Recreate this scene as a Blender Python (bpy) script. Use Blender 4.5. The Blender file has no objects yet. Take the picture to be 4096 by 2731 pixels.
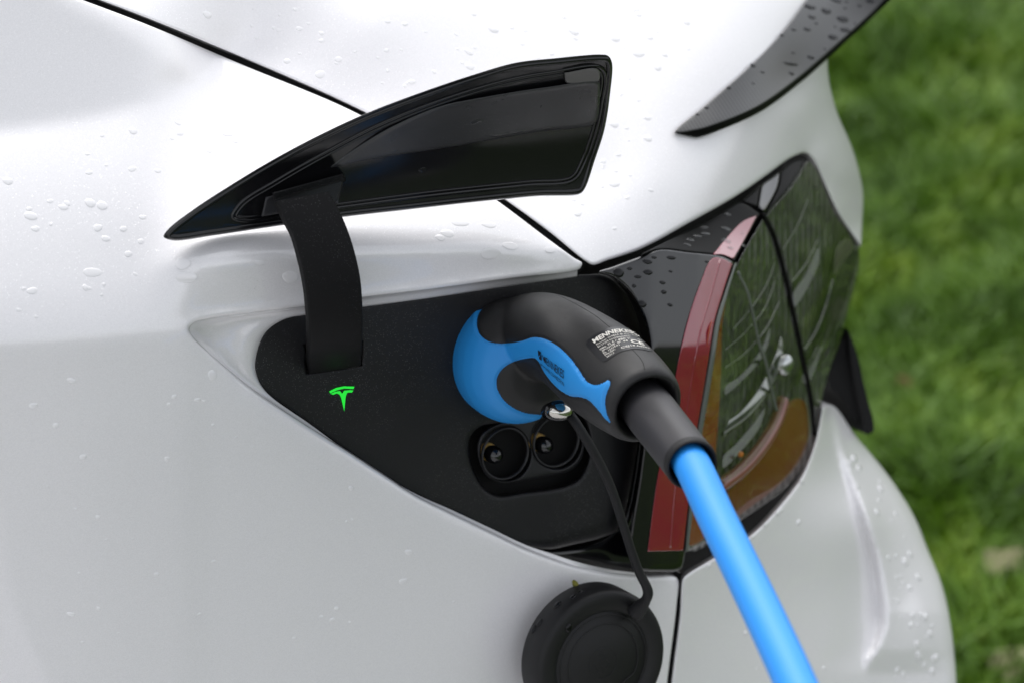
import bpy, bmesh, math, random
import numpy as np
from mathutils import Vector, Matrix
from mathutils.bvhtree import BVHTree
from mathutils.geometry import delaunay_2d_cdt

random.seed(4)
RNG = np.random.default_rng(4)
scene = bpy.context.scene
COL = scene.collection
R = math.radians

# ------------------------------------------------------------------ camera
F = 9830.0
CX, CY = 2048.0, 1365.5
PITCH = R(27.0)
TARGET = np.array([0.0, 0.0, 0.88])
FWD = np.array([0.0, math.cos(PITCH), -math.sin(PITCH)])
UP = np.array([0.0, math.sin(PITCH), math.cos(PITCH)])
RIGHT = np.array([1.0, 0.0, 0.0])
CAM = TARGET - FWD * 1.2
cam_data = bpy.data.cameras.new("camera")
cam_data.sensor_width = 36.0
cam_data.lens = F / 4096.0 * 36.0
cam_data.clip_start = 0.05
cam_data.clip_end = 500.0
cam_data.dof.use_dof = True
cam_data.dof.focus_distance = 1.135
cam_data.dof.aperture_fstop = 8.5
cam = bpy.data.objects.new("camera", cam_data)
cam.location = CAM
cam.rotation_euler = (math.pi / 2 - PITCH, 0, 0)
COL.objects.link(cam)
scene.camera = cam

# ------------------------------------------------------------------ sky, sun, exposure
SUN_EL, SUN_AZ = R(58), R(-20)          # azimuth measured from +Y, clockwise
world = bpy.data.worlds.new("World")
scene.world = world
world.use_nodes = True
wn, wl = world.node_tree.nodes, world.node_tree.links
wn.clear()
w_out = wn.new("ShaderNodeOutputWorld")
w_bg = wn.new("ShaderNodeBackground")
w_sky = wn.new("ShaderNodeTexSky")
w_sky.sky_type = 'NISHITA'
w_sky.sun_disc = False
w_sky.sun_elevation = SUN_EL
w_sky.sun_rotation = SUN_AZ
w_sky.air_density = 1.0
w_sky.dust_density = 3.0
w_hsv = wn.new("ShaderNodeHueSaturation")
w_hsv.inputs["Saturation"].default_value = 0.19
wl.new(w_sky.outputs[0], w_hsv.inputs["Color"])
wl.new(w_hsv.outputs[0], w_bg.inputs["Color"])
w_bg.inputs["Strength"].default_value = 0.15
wl.new(w_bg.outputs[0], w_out.inputs["Surface"])

sun_data = bpy.data.lights.new("sun", 'SUN')
sun_data.energy = 0.7
sun_data.angle = R(75)
sun_data.color = (1.0, 0.99, 0.97)
sun = bpy.data.objects.new("sun", sun_data)
sdir = Vector((math.sin(SUN_AZ) * math.cos(SUN_EL), math.cos(SUN_AZ) * math.cos(SUN_EL), math.sin(SUN_EL)))
sun.rotation_euler = sdir.to_track_quat('Z', 'Y').to_euler()
sun.location = (0, 0, 20)
COL.objects.link(sun)
scene.view_settings.view_transform = 'Standard'
scene.view_settings.look = 'None'
scene.view_settings.gamma = 1.0
scene.view_settings.use_curve_mapping = False
scene.view_settings.exposure = 1.0
scene.cycles.max_bounces = 10
scene.cycles.transparent_max_bounces = 12
scene.cycles.caustics_reflective = False
scene.cycles.caustics_refractive = False


# ------------------------------------------------------------------ helpers
MM = 1.0e-3
PXM = 1.2 / F          # metres per photograph pixel at the plug


def P(u, v, d):
    """world point at photograph position (u, v) and distance d in front of the lens plane"""
    u, v, d = np.asarray(u, float), np.asarray(v, float), np.asarray(d, float)
    return (CAM + np.multiply.outer((u - CX) * d / F, RIGHT) - np.multiply.outer((v - CY) * d / F, UP)
            + np.multiply.outer(d, FWD))


def to_px(p):
    q = np.asarray(p, float) - CAM
    z = q @ FWD
    return np.stack([CX + (q @ RIGHT) / z * F, CY - (q @ UP) / z * F, z], -1)


def camvec(x, y, z):
    v = x * RIGHT + y * UP + z * FWD
    return v / np.linalg.norm(v)


def parse(pts, r, fl):
    out, corner = [], []
    for p in pts:
        c = 'c' in p
        n = [x for x in p if x != 'c']
        out.append([n[0], n[1], n[2] if len(n) > 2 else r, n[3] if len(n) > 3 else fl])
        corner.append(c)
    return np.array(out, float), corner


def cr_section(p, step):
    if len(p) == 2:
        n = max(1, int(np.linalg.norm(p[1, :2] - p[0, :2]) / step))
        t = np.linspace(0, 1, n, endpoint=False)[:, None]
        return p[0] * (1 - t) + p[1] * t
    q = np.vstack([2 * p[0] - p[1], p, 2 * p[-1] - p[-2]])
    res = []
    for i in range(1, len(q) - 2):
        p0, p1, p2, p3 = q[i - 1], q[i], q[i + 1], q[i + 2]
        d1 = max(np.linalg.norm(p2[:2] - p1[:2]), 1e-6) ** .5
        d0 = max(np.linalg.norm(p1[:2] - p0[:2]), 1e-6) ** .5
        d2 = max(np.linalg.norm(p3[:2] - p2[:2]), 1e-6) ** .5
        m1 = (p1 - p0) / d0 - (p2 - p0) / (d0 + d1) + (p2 - p1) / d1
        m2 = (p2 - p1) / d1 - (p3 - p1) / (d1 + d2) + (p3 - p2) / d2
        m1, m2 = m1 * d1, m2 * d1
        n = max(1, int(math.ceil(d1 * d1 / step)))
        t = np.linspace(0, 1, n, endpoint=False)[:, None]
        a = (2 * t**3 - 3 * t**2 + 1) * p1 + (t**3 - 2 * t**2 + t) * m1 + (-2 * t**3 + 3 * t**2) * p2 + (t**3 - t**2) * m2
        a[:, 2:] = (p1[2:] * (1 - t) + p2[2:] * t)
        res.append(a)
    return np.vstack(res)


def outline(pts, step=9.0, r=2.0, fl=10.0, closed=True):
    a, corner = parse(pts, r, fl)
    n = len(a)
    if not closed:
        cs = [0] + [i for i in range(1, n - 1) if corner[i]] + [n - 1]
        secs = [cr_section(a[cs[k]:cs[k + 1] + 1], step) for k in range(len(cs) - 1)]
        return np.vstack(secs + [a[-1:]])
    cs = [i for i in range(n) if corner[i]]
    if not cs:
        b = np.vstack([a[-2:], a, a[:3]])
        full = cr_section(b, step)
        # keep only the part that covers one period
        d = np.linalg.norm(full[:, :2] - a[0, :2], axis=1)
        h = len(full) // 2
        i0, i1 = int(np.argmin(d[:h])), h + int(np.argmin(d[h:]))
        return full[i0:i1]
    res = []
    for k in range(len(cs)):
        i, j = cs[k], cs[(k + 1) % len(cs)]
        idx = list(range(i, j + 1)) if j > i else list(range(i, n)) + list(range(0, j + 1))
        res.append(cr_section(a[idx], step))
    return np.vstack(res)


def inside(px, poly):
    x, y = px[:, 0], px[:, 1]
    res = np.zeros(len(px), bool)
    x0, y0 = poly[:, 0], poly[:, 1]
    x1, y1 = np.roll(x0, -1), np.roll(y0, -1)
    for a, b, c, d in zip(x0, y0, x1, y1):
        if b == d:
            continue
        m = (b > y) != (d > y)
        res ^= m & (x < (c - a) * (y - b) / (d - b) + a)
    return res


def dist_poly(px, poly, closed=True):
    """distance, and nearest (r, fl) attributes"""
    A = poly
    B = np.roll(poly, -1, 0) if closed else None
    if not closed:
        A, B = poly[:-1], poly[1:]
    best = np.full(len(px), 1e18)
    att = np.zeros((len(px), A.shape[1] - 2)) if A.shape[1] > 2 else None
    for a, b in zip(A, B):
        ab = b[:2] - a[:2]
        L = ab @ ab + 1e-12
        t = np.clip(((px - a[:2]) @ ab) / L, 0, 1)
        q = a[:2] + t[:, None] * ab
        d2 = ((px - q) ** 2).sum(1)
        m = d2 < best
        best[m] = d2[m]
        if att is not None:
            att[m] = a[2:] + t[m, None] * (b[2:] - a[2:])
    return np.sqrt(best), att


def tps(ctrl):
    c = np.array(ctrl, float)
    x = c[:, :2] / 1000.0
    n = len(x)

    def phi(d2):
        return 0.5 * d2 * np.log(d2 + 1e-12)
    d2 = ((x[:, None] - x[None]) ** 2).sum(-1)
    A = np.zeros((n + 3, n + 3))
    A[:n, :n] = phi(d2) + np.eye(n) * 1e-4
    A[:n, n], A[:n, n + 1:] = 1, x
    A[n, :n], A[n + 1:, :n] = 1, x.T
    w = np.linalg.solve(A, np.concatenate([c[:, 2], np.zeros(3)]))

    def fn(u, v):
        q = np.stack([np.asarray(u, float), np.asarray(v, float)], -1).reshape(-1, 2) / 1000.0
        dd = ((q[:, None] - x[None]) ** 2).sum(-1)
        return (phi(dd) @ w[:n] + w[n] + q @ w[n + 1:]).reshape(np.shape(u))
    return fn


def link(name, me, mat=None, parent=None, smooth=True):
    o = bpy.data.objects.new(name, me)
    COL.objects.link(o)
    if mat is not None:
        me.materials.append(mat)
    if smooth and len(me.polygons):
        me.polygons.foreach_set("use_smooth", [True] * len(me.polygons))
    if parent is not None:
        o.parent = parent
        o.matrix_parent_inverse = parent.matrix_world.inverted()
    return o


def mesh(name, verts, faces):
    me = bpy.data.meshes.new(name)
    me.from_pydata([tuple(map(float, v)) for v in verts], [], [tuple(map(int, f)) for f in faces])
    me.validate()
    me.update()
    return me


def thing(name, label, cat, loc, group=None):
    o = bpy.data.objects.new(name, None)
    COL.objects.link(o)
    o.location = loc
    o.empty_display_size = 0.02
    tag(o, label, cat, group)
    bpy.context.view_layer.update()
    return o


def tag(o, label, cat, group=None):
    o['label'] = label
    o['category'] = cat
    if group:
        o['group'] = group
    return o


AWAY = camvec(-0.16, 0.10, 1.0)      # across the back of the car, away from the camera


def panel(name, pts, depth, mat, parent=None, r=2.0, fl=10.0, grid=26, step=9.0, holes=(), back=None):
    """sheet-metal panel: an outlined piece of a curved surface with rolled edges and returned flanges"""
    loops = [outline(pts, step, r, fl)] + [outline(h, step, r, fl) for h in holes]
    outer = loops[0]
    lo, hi = outer[:, :2].min(0), outer[:, :2].max(0)
    gu, gv = np.meshgrid(np.arange(lo[0], hi[0], grid), np.arange(lo[1], hi[1], grid))
    cand = [np.stack([gu.ravel(), gv.ravel()], -1) + RNG.uniform(-.12, .12, (gu.size, 2)) * grid]
    margins = [np.full(gu.size, -1.0)]
    for lp in loops:
        tan = np.roll(lp[:, :2], -1, 0) - np.roll(lp[:, :2], 1, 0)
        nrm = np.stack([-tan[:, 1], tan[:, 0]], -1)
        nrm /= np.linalg.norm(nrm, axis=1)[:, None] + 1e-9
        for sgn in (1, -1):
            for k in (0.05, 0.2, 0.45, 0.75, 1.05):
                s = k * lp[:, 2] * MM / PXM
                ok = s > 0.6
                cand.append((lp[:, :2] + sgn * nrm * s[:, None])[ok])
                margins.append((s * 0.93)[ok])
    c = np.vstack(cand)
    mg = np.concatenate(margins)
    ok = inside(c, outer)
    for lp in loops[1:]:
        ok &= ~inside(c, lp)
    c, mg = c[ok], mg[ok]
    allp = [dist_poly(c, lp) for lp in loops]
    dist = np.min([a[0] for a in allp], 0)
    near = np.argmin([a[0] for a in allp], 0)
    rad = np.choose(near, [a[1][:, 0] for a in allp]) * MM / PXM
    grid_pt = mg < 0
    keep = np.where(grid_pt, dist > np.maximum(rad * 1.15, step * 0.6), dist > mg)
    c = c[keep]
    nb = [len(lp) for lp in loops]
    verts2 = np.vstack([lp[:, :2] for lp in loops] + [c])
    edges, off = [], 0
    for n in nb:
        edges += [(off + i, off + (i + 1) % n) for i in range(n)]
        off += n
    res = delaunay_2d_cdt([Vector(map(float, p)) for p in verts2], edges, [], 0, 1e-4)
    v2 = np.array([tuple(p) for p in res[0]])
    tri = np.array([f for f in res[2] if len(f) == 3])
    cen = v2[tri].mean(1)
    ok = inside(cen, outer)
    for lp in loops[1:]:
        ok &= ~inside(cen, lp)
    tri = tri[ok]
    allp = [dist_poly(v2, lp) for lp in loops]
    dist = np.min([a[0] for a in allp], 0)
    near = np.argmin([a[0] for a in allp], 0)
    att = np.array([allp[k][1][i] for i, k in enumerate(near)])
    rr = np.maximum(att[:, 0] * MM / PXM, 1e-6)
    d = depth(v2[:, 0], v2[:, 1])
    x = np.clip(1 - dist / rr, 0, 1)
    d = d + att[:, 0] * MM * (1 - np.sqrt(np.maximum(0, 1 - x * x)))
    pos = P(v2[:, 0], v2[:, 1], d)
    # orient triangles towards the camera
    a, b, e = pos[tri[:, 0]], pos[tri[:, 1]], pos[tri[:, 2]]
    nn = np.cross(b - a, e - a)
    flip = (nn * (a - CAM)).sum(1) > 0
    tri[flip] = tri[flip][:, ::-1]
    # flange along boundary edges
    from collections import Counter
    cnt = Counter()
    for t in tri:
        for i in range(3):
            cnt[(t[i], t[(i + 1) % 3])] += 1
    bnd = [e for e in cnt if (e[1], e[0]) not in cnt]
    used = sorted({i for e in bnd for i in e})
    V, T = [pos], [list(map(int, t)) for t in tri]
    if fl > 0:
        base = len(pos)
        rows = [0.25, 1.0]
        for k, fr in enumerate(rows):
            L = att[used, 1] * MM * fr
            long = (att[used, 1] > 100)[:, None]
            V.append(pos[used] + L[:, None] * np.where(long, AWAY, FWD))
        m = {u: i for i, u in enumerate(used)}
        nu = len(used)
        for (i, j) in bnd:
            a0, a1 = base + m[i], base + m[j]
            T.append([j, i, a0, a1])
            T.append([a1, a0, a0 + nu, a1 + nu])
    me = mesh(name, np.vstack(V), T)
    return link(name, me, mat, parent)


def frames(path):
    path = np.asarray(path, float)
    t = np.gradient(path, axis=0)
    t /= np.linalg.norm(t, axis=1)[:, None]
    n = np.cross(t[0], UP)
    n /= np.linalg.norm(n)
    N, B = [], []
    for k in range(len(path)):
        n = n - t[k] * (n @ t[k])
        n /= np.linalg.norm(n)
        N.append(n.copy())
        B.append(np.cross(t[k], n))
    return t, np.array(N), np.array(B)


def smooth3(pts, n):
    """Catmull-Rom resampling of rows (any columns)"""
    p = np.array(pts, float)
    q = np.vstack([2 * p[0] - p[1], p, 2 * p[-1] - p[-2]])
    ts = np.linspace(0, len(p) - 1, n)
    out = []
    for t in ts:
        i = min(int(t), len(p) - 2)
        f = t - i
        a, b, c, d = q[i], q[i + 1], q[i + 2], q[i + 3]
        out.append(0.5 * (2 * b + (c - a) * f + (2 * a - 5 * b + 4 * c - d) * f * f + (3 * b - a - 3 * c + d) * f**3))
    return np.array(out)


def tube_data(path, rad, seg=20, cap=True, sx=1.0, tail=()):
    path = np.asarray(path, float)
    rad = np.broadcast_to(rad, (len(path),))
    t, N, B = frames(path)
    ang = np.linspace(0, 2 * math.pi, seg, endpoint=False)
    V = np.vstack([path[k] + rad[k] * (np.outer(np.cos(ang), N[k]) * sx + np.outer(np.sin(ang), B[k])) for k in range(len(path))])
    nr = len(path)
    for off, tr_ in tail:
        V = np.vstack([V, path[-1] + t[-1] * off + tr_ * (np.outer(np.cos(ang), N[-1]) * sx + np.outer(np.sin(ang), B[-1]))])
        nr += 1
    Fc = []
    for k in range(nr - 1):
        for i in range(seg):
            j = (i + 1) % seg
            Fc.append([k * seg + i, k * seg + j, (k + 1) * seg + j, (k + 1) * seg + i])
    if cap:
        Fc.append(list(range(seg))[::-1])
        Fc.append([(nr - 1) * seg + i for i in range(seg)])
    return V, Fc


def tube(name, path, rad, mat, parent=None, seg=20, cap=True, sx=1.0):
    V, Fc = tube_data(path, rad, seg, cap, sx)
    me = mesh(name, V, Fc)
    fix_normals(me)
    return link(name, me, mat, parent)


def fix_normals(me):
    bm = bmesh.new()
    bm.from_mesh(me)
    bmesh.ops.recalc_face_normals(bm, faces=bm.faces)
    bm.to_mesh(me)
    bm.free()


def revolve(name, origin, axis, prof, mat, parent=None, seg=48, xref=None, scale2=1.0, smooth=True):
    """profile [(h, r)] revolved about axis; closes at r = 0"""
    axis = np.asarray(axis, float)
    x = np.cross(axis, UP if xref is None else xref)
    x /= np.linalg.norm(x)
    y = np.cross(axis, x)
    ang = np.linspace(0, 2 * math.pi, seg, endpoint=False)
    V, rows = [], []
    for h, r in prof:
        if r <= 1e-7:
            rows.append([len(V)])
            V.append(origin + axis * h)
        else:
            rows.append(list(range(len(V), len(V) + seg)))
            V += list(origin + axis * h + r * (np.outer(np.cos(ang), x) + scale2 * np.outer(np.sin(ang), y)))
    Fc = []
    for a, b in zip(rows, rows[1:]):
        for i in range(seg):
            j = (i + 1) % seg
            if len(a) == 1 and len(b) == 1:
                continue
            if len(a) == 1:
                Fc.append([a[0], b[j], b[i]])
            elif len(b) == 1:
                Fc.append([a[i], a[j], b[0]])
            else:
                Fc.append([a[i], a[j], b[j], b[i]])
    me = mesh(name, V, Fc)
    fix_normals(me)
    return link(name, me, mat, parent, smooth)


def loft(name, rows, mat, parent=None, flip=False):
    rows = np.asarray(rows)
    n, m = rows.shape[:2]
    Fc = []
    for i in range(n - 1):
        for j in range(m - 1):
            q = [i * m + j, i * m + j + 1, (i + 1) * m + j + 1, (i + 1) * m + j]
            Fc.append(q[::-1] if flip else q)
    me = mesh(name, rows.reshape(-1, 3), Fc)
    return link(name, me, mat, parent)


# ------------------------------------------------------------------ materials
def material(name):
    m = bpy.data.materials.new(name)
    m.use_nodes = True
    nt = m.node_tree
    b = nt.nodes["Principled BSDF"]
    return m, nt, b


def setp(b, **k):
    for key, val in k.items():
        b.inputs[key.replace("_", " ")].default_value = val


def bump(nt, b, scale, strength, detail=3, dist=0.0004, kind='noise', socket="Normal"):
    tc = nt.nodes.new("ShaderNodeTexCoord")
    if kind == 'noise':
        t = nt.nodes.new("ShaderNodeTexNoise")
        t.inputs["Scale"].default_value = scale
        t.inputs["Detail"].default_value = detail
        out = t.outputs["Fac"]
    else:
        t = nt.nodes.new("ShaderNodeTexVoronoi")
        t.inputs["Scale"].default_value = scale
        out = t.outputs["Distance"]
    nt.links.new(tc.outputs["Object"], t.inputs["Vector"])
    bp = nt.nodes.new("ShaderNodeBump")
    bp.inputs["Strength"].default_value = strength
    bp.inputs["Distance"].default_value = dist
    nt.links.new(out, bp.inputs["Height"])
    nt.links.new(bp.outputs[0], b.inputs[socket])
    return tc, out


def plastic(name, col, rough, spec=0.5, grain=0, gscale=1500, coat=0.0, mottle=0.0, metallic=0.0):
    m, nt, b = material(name)
    setp(b, Base_Color=(*col, 1), Roughness=rough, Coat_Weight=coat, Coat_Roughness=0.04, Metallic=metallic)
    b.inputs["Specular IOR Level"].default_value = spec
    if grain:
        bump(nt, b, gscale, grain, 2, 0.0002)
    if mottle:
        tc = nt.nodes.new("ShaderNodeTexCoord")
        n1 = nt.nodes.new("ShaderNodeTexNoise")
        n1.inputs["Scale"].default_value = 60
        n1.inputs["Detail"].default_value = 6
        nt.links.new(tc.outputs["Object"], n1.inputs["Vector"])
        mr = nt.nodes.new("ShaderNodeMapRange")
        mr.inputs[1].default_value, mr.inputs[2].default_value = 0.3, 0.75
        mr.inputs[3].default_value, mr.inputs[4].default_value = rough - mottle, rough + mottle
        nt.links.new(n1.outputs["Fac"], mr.inputs[0])
        nt.links.new(mr.outputs[0], b.inputs["Roughness"])
    return m


def white_paint():
    m, nt, b = material("white_pearl_paint")
    setp(b, Metallic=0.10, Roughness=0.38, Coat_Weight=1.0, Coat_Roughness=0.025, Coat_IOR=1.6)
    tc = nt.nodes.new("ShaderNodeTexCoord")
    vo = nt.nodes.new("ShaderNodeTexVoronoi")
    vo.inputs["Scale"].default_value = 2800
    nt.links.new(tc.outputs["Object"], vo.inputs["Vector"])
    sep = nt.nodes.new("ShaderNodeSeparateColor")
    nt.links.new(vo.outputs["Color"], sep.inputs[0])
    mr = nt.nodes.new("ShaderNodeMapRange")
    mr.inputs[1].default_value, mr.inputs[2].default_value = 0.0, 1.0
    mr.inputs[3].default_value, mr.inputs[4].default_value = 0.77, 0.83
    nt.links.new(sep.outputs[0], mr.inputs[0])
    cmb = nt.nodes.new("ShaderNodeCombineColor")
    for k in range(3):
        if k == 1:
            gm = nt.nodes.new("ShaderNodeMath")
            gm.operation = 'MULTIPLY'
            gm.inputs[1].default_value = 0.985
            nt.links.new(mr.outputs[0], gm.inputs[0])
            nt.links.new(gm.outputs[0], cmb.inputs[k])
        else:
            nt.links.new(mr.outputs[0], cmb.inputs[k])
    nt.links.new(cmb.outputs[0], b.inputs["Base Color"])
    # a few metallic flakes tip their own way and sparkle
    gt = nt.nodes.new("ShaderNodeMath")
    gt.operation = 'GREATER_THAN'
    gt.inputs[1].default_value = 0.975
    nt.links.new(sep.outputs[1], gt.inputs[0])
    geo = nt.nodes.new("ShaderNodeNewGeometry")
    sub = nt.nodes.new("ShaderNodeVectorMath")
    sub.operation = 'SUBTRACT'
    sub.inputs[1].default_value = (.5, .5, .5)
    nt.links.new(vo.outputs["Color"], sub.inputs[0])
    sc = nt.nodes.new("ShaderNodeVectorMath")
    sc.operation = 'SCALE'
    nt.links.new(sub.outputs[0], sc.inputs[0])
    mul = nt.nodes.new("ShaderNodeMath")
    mul.operation = 'MULTIPLY'
    mul.inputs[1].default_value = 0.5
    nt.links.new(gt.outputs[0], mul.inputs[0])
    nt.links.new(mul.outputs[0], sc.inputs["Scale"])
    add = nt.nodes.new("ShaderNodeVectorMath")
    nt.links.new(geo.outputs["Normal"], add.inputs[0])
    nt.links.new(sc.outputs[0], add.inputs[1])
    nrm = nt.nodes.new("ShaderNodeVectorMath")
    nrm.operation = 'NORMALIZE'
    nt.links.new(add.outputs[0], nrm.inputs[0])
    nt.links.new(nrm.outputs[0], b.inputs["Normal"])
    nt.links.new(geo.outputs["Normal"], b.inputs["Coat Normal"])
    return m


def lens_mat(name, tint, gloss_tint=(1, 1, 1), ior=1.5, rough=0.01, rim=None):
    m = bpy.data.materials.new(name)
    m.use_nodes = True
    nt = m.node_tree
    nt.nodes.clear()
    o = nt.nodes.new("ShaderNodeOutputMaterial")
    mix = nt.nodes.new("ShaderNodeMixShader")
    tr = nt.nodes.new("ShaderNodeBsdfTransparent")
    gl = nt.nodes.new("ShaderNodeBsdfGlossy")
    fr = nt.nodes.new("ShaderNodeFresnel")
    tr.inputs[0].default_value = (*tint, 1)
    gl.inputs["Color"].default_value = (*gloss_tint, 1)
    gl.inputs["Roughness"].default_value = rough
    fr.inputs["IOR"].default_value = ior
    # the film reflects on its outer face only
    ge = nt.nodes.new("ShaderNodeNewGeometry")
    sb = nt.nodes.new("ShaderNodeMath")
    sb.operation = 'SUBTRACT'
    sb.inputs[0].default_value = 1.0
    nt.links.new(ge.outputs["Backfacing"], sb.inputs[1])
    ml = nt.nodes.new("ShaderNodeMath")
    ml.operation = 'MULTIPLY'
    nt.links.new(fr.outputs[0], ml.inputs[0])
    nt.links.new(sb.outputs[0], ml.inputs[1])
    nt.links.new(ml.outputs[0], mix.inputs[0])
    nt.links.new(tr.outputs[0], mix.inputs[1])
    nt.links.new(gl.outputs[0], mix.inputs[2])
    nt.links.new(mix.outputs[0], o.inputs[0])
    if rim is not None:        # steep flanks of a drop bend the light away
        lw = nt.nodes.new("ShaderNodeLayerWeight")
        lw.inputs["Blend"].default_value = 0.5
        rp = nt.nodes.new("ShaderNodeValToRGB")
        rp.color_ramp.elements[0].position, rp.color_ramp.elements[1].position = 0.30, 0.82
        rp.color_ramp.elements[0].color = (*tint, 1)
        rp.color_ramp.elements[1].color = (*rim, 1)
        nt.links.new(lw.outputs["Facing"], rp.inputs[0])
        nt.links.new(rp.outputs[0], tr.inputs[0])
    return m


def carbon():
    m, nt, b = material("carbon_fibre")
    setp(b, Roughness=0.40, Coat_Weight=0.6, Coat_Roughness=0.05, Coat_IOR=1.42)
    tc = nt.nodes.new("ShaderNodeTexCoord")
    mp = nt.nodes.new("ShaderNodeMapping")
    mp.inputs["Rotation"].default_value = (0, 0, R(38))
    nt.links.new(tc.outputs["Object"], mp.inputs["Vector"])
    wv = nt.nodes.new("ShaderNodeTexWave")
    wv.bands_direction = 'DIAGONAL'
    wv.inputs["Scale"].default_value = 230
    wv.inputs["Distortion"].default_value = 0.4
    nt.links.new(mp.outputs[0], wv.inputs["Vector"])
    rp = nt.nodes.new("ShaderNodeMapRange")
    rp.inputs[3].default_value, rp.inputs[4].default_value = 0.008, 0.040
    nt.links.new(wv.outputs["Fac"], rp.inputs[0])
    cmb = nt.nodes.new("ShaderNodeCombineColor")
    for k in range(3):
        nt.links.new(rp.outputs[0], cmb.inputs[k])
    nt.links.new(cmb.outputs[0], b.inputs["Base Color"])
    return m


def specks(m, scale=1100, amount=0.80, bright=0.10):
    """fine dried-rain specks on dark plastic"""
    nt = m.node_tree
    b = nt.nodes["Principled BSDF"]
    base = b.inputs["Base Color"].default_value[:]
    tc = nt.nodes.new("ShaderNodeTexCoord")
    vo = nt.nodes.new("ShaderNodeTexVoronoi")
    vo.inputs["Scale"].default_value = scale
    nt.links.new(tc.outputs["Object"], vo.inputs["Vector"])
    sp = nt.nodes.new("ShaderNodeSeparateColor")
    nt.links.new(vo.outputs["Color"], sp.inputs[0])
    g1 = nt.nodes.new("ShaderNodeMath")
    g1.operation = 'GREATER_THAN'
    g1.inputs[1].default_value = amount
    nt.links.new(sp.outputs[0], g1.inputs[0])
    l1 = nt.nodes.new("ShaderNodeMath")
    l1.operation = 'LESS_THAN'
    l1.inputs[1].default_value = 0.30
    nt.links.new(vo.outputs["Distance"], l1.inputs[0])
    ns = nt.nodes.new("ShaderNodeTexNoise")
    ns.inputs["Scale"].default_value = 22
    ns.inputs["Detail"].default_value = 5
    nt.links.new(tc.outputs["Object"], ns.inputs["Vector"])
    mr = nt.nodes.new("ShaderNodeMapRange")
    mr.inputs[1].default_value, mr.inputs[2].default_value = 0.42, 0.68
    nt.links.new(ns.outputs["Fac"], mr.inputs[0])
    m1 = nt.nodes.new("ShaderNodeMath")
    m1.operation = 'MULTIPLY'
    nt.links.new(g1.outputs[0], m1.inputs[0])
    nt.links.new(l1.outputs[0], m1.inputs[1])
    m2 = nt.nodes.new("ShaderNodeMath")
    m2.operation = 'MULTIPLY'
    nt.links.new(m1.outputs[0], m2.inputs[0])
    nt.links.new(mr.outputs[0], m2.inputs[1])
    # thin grey haze of dried water over broad patches
    hz = nt.nodes.new("ShaderNodeMath")
    hz.operation = 'MULTIPLY'
    hz.inputs[1].default_value = 0.02
    nt.links.new(mr.outputs[0], hz.inputs[0])
    ad = nt.nodes.new("ShaderNodeMath")
    ad.use_clamp = True
    nt.links.new(m2.outputs[0], ad.inputs[0])
    nt.links.new(hz.outputs[0], ad.inputs[1])
    mx = nt.nodes.new("ShaderNodeMix")
    mx.data_type = 'RGBA'
    mx.inputs[6].default_value = base
    mx.inputs[7].default_value = (bright, bright, bright * 1.03, 1)
    nt.links.new(ad.outputs[0], mx.inputs[0])
    nt.links.new(mx.outputs[2], b.inputs["Base Color"])


M_white = white_paint()
M_plate = plastic("grained_black_plastic", (0.0052, 0.0052, 0.0064), 0.52, 0.38, grain=0.5, gscale=1400, mottle=0.07)
M_matte = plastic("matte_black_rubber", (0.008, 0.008, 0.009), 0.62, 0.3, grain=0.25, gscale=2200, mottle=0.06)
M_cap = plastic("black_cap_rubber", (0.005, 0.005, 0.0056), 0.55, 0.36, grain=0.2, gscale=2400)
M_void = plastic("dark_inner_plastic", (0.006, 0.006, 0.006), 0.7, 0.25)
M_gloss = plastic("gloss_black_plastic", (0.004, 0.004, 0.005), 0.12, 0.5, coat=0.5)
M_door = plastic("satin_black_door_liner", (0.006, 0.006, 0.007), 0.20, 0.5, mottle=0.05)
M_liner = plastic("painted_sheen_liner", (0.034, 0.034, 0.037), 0.33, 0.5, mottle=0.08)  # black liner, grey sheen of reflected light put into its colour
M_dark = plastic("black_bezel", (0.003, 0.003, 0.003), 0.45, 0.08)
M_arm = plastic("satin_black_arm", (0.0040, 0.0040, 0.0045), 0.62, 0.16, grain=0.15, gscale=1800)
specks(M_plate, 1600, 0.74, 0.085)
specks(M_liner, 1300, 0.85, 0.12)
specks(M_arm, 1700, 0.80, 0.055)
M_grip = plastic("black_grip_rubber", (0.013, 0.0128, 0.0132), 0.50, 0.36, grain=0.25, gscale=2600, mottle=0.06)
M_relief = plastic("grey_black_sleeve", (0.030, 0.029, 0.032), 0.50, 0.4, grain=0.15, gscale=2600)
M_blue = plastic("blue_plug_plastic", (0.020, 0.255, 0.66), 0.45, 0.4, grain=0.12, gscale=3000)
M_cable = plastic("blue_cable_jacket", (0.020, 0.255, 0.74), 0.46, 0.4)
M_label = plastic("blue_black_label", (0.004, 0.0045, 0.007), 0.35, 0.4)
M_print = plastic("white_print", (0.62, 0.60, 0.55), 0.6, 0.3)
M_ink = plastic("black_print", (0.006, 0.008, 0.014), 0.5, 0.3)
M_steel = plastic("polished_steel", (0.62, 0.60, 0.56), 0.14, 0.5, metallic=1.0)
M_house = plastic("socket_housing_plastic", (0.008, 0.008, 0.010), 0.5, 0.45, grain=.2)
M_ring = plastic("satin_socket_ring", (0.012, 0.012, 0.014), 0.34, 0.5)
M_gold = plastic("gilded_contact", (0.90, 0.58, 0.18), 0.30, 0.6, metallic=0.15)
M_chrome = plastic("lamp_reflector", (0.50, 0.52, 0.52), 0.22, 0.5, metallic=1.0)
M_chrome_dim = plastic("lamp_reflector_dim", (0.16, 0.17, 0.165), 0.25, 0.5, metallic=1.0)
M_arc = plastic("smoky_red_light_pipe", (0.17, 0.055, 0.040), 0.25, 0.5, coat=0.5)
M_olive = plastic("olive_lamp_cell", (0.13, 0.075, 0.010), 0.35, 0.4)
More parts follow.
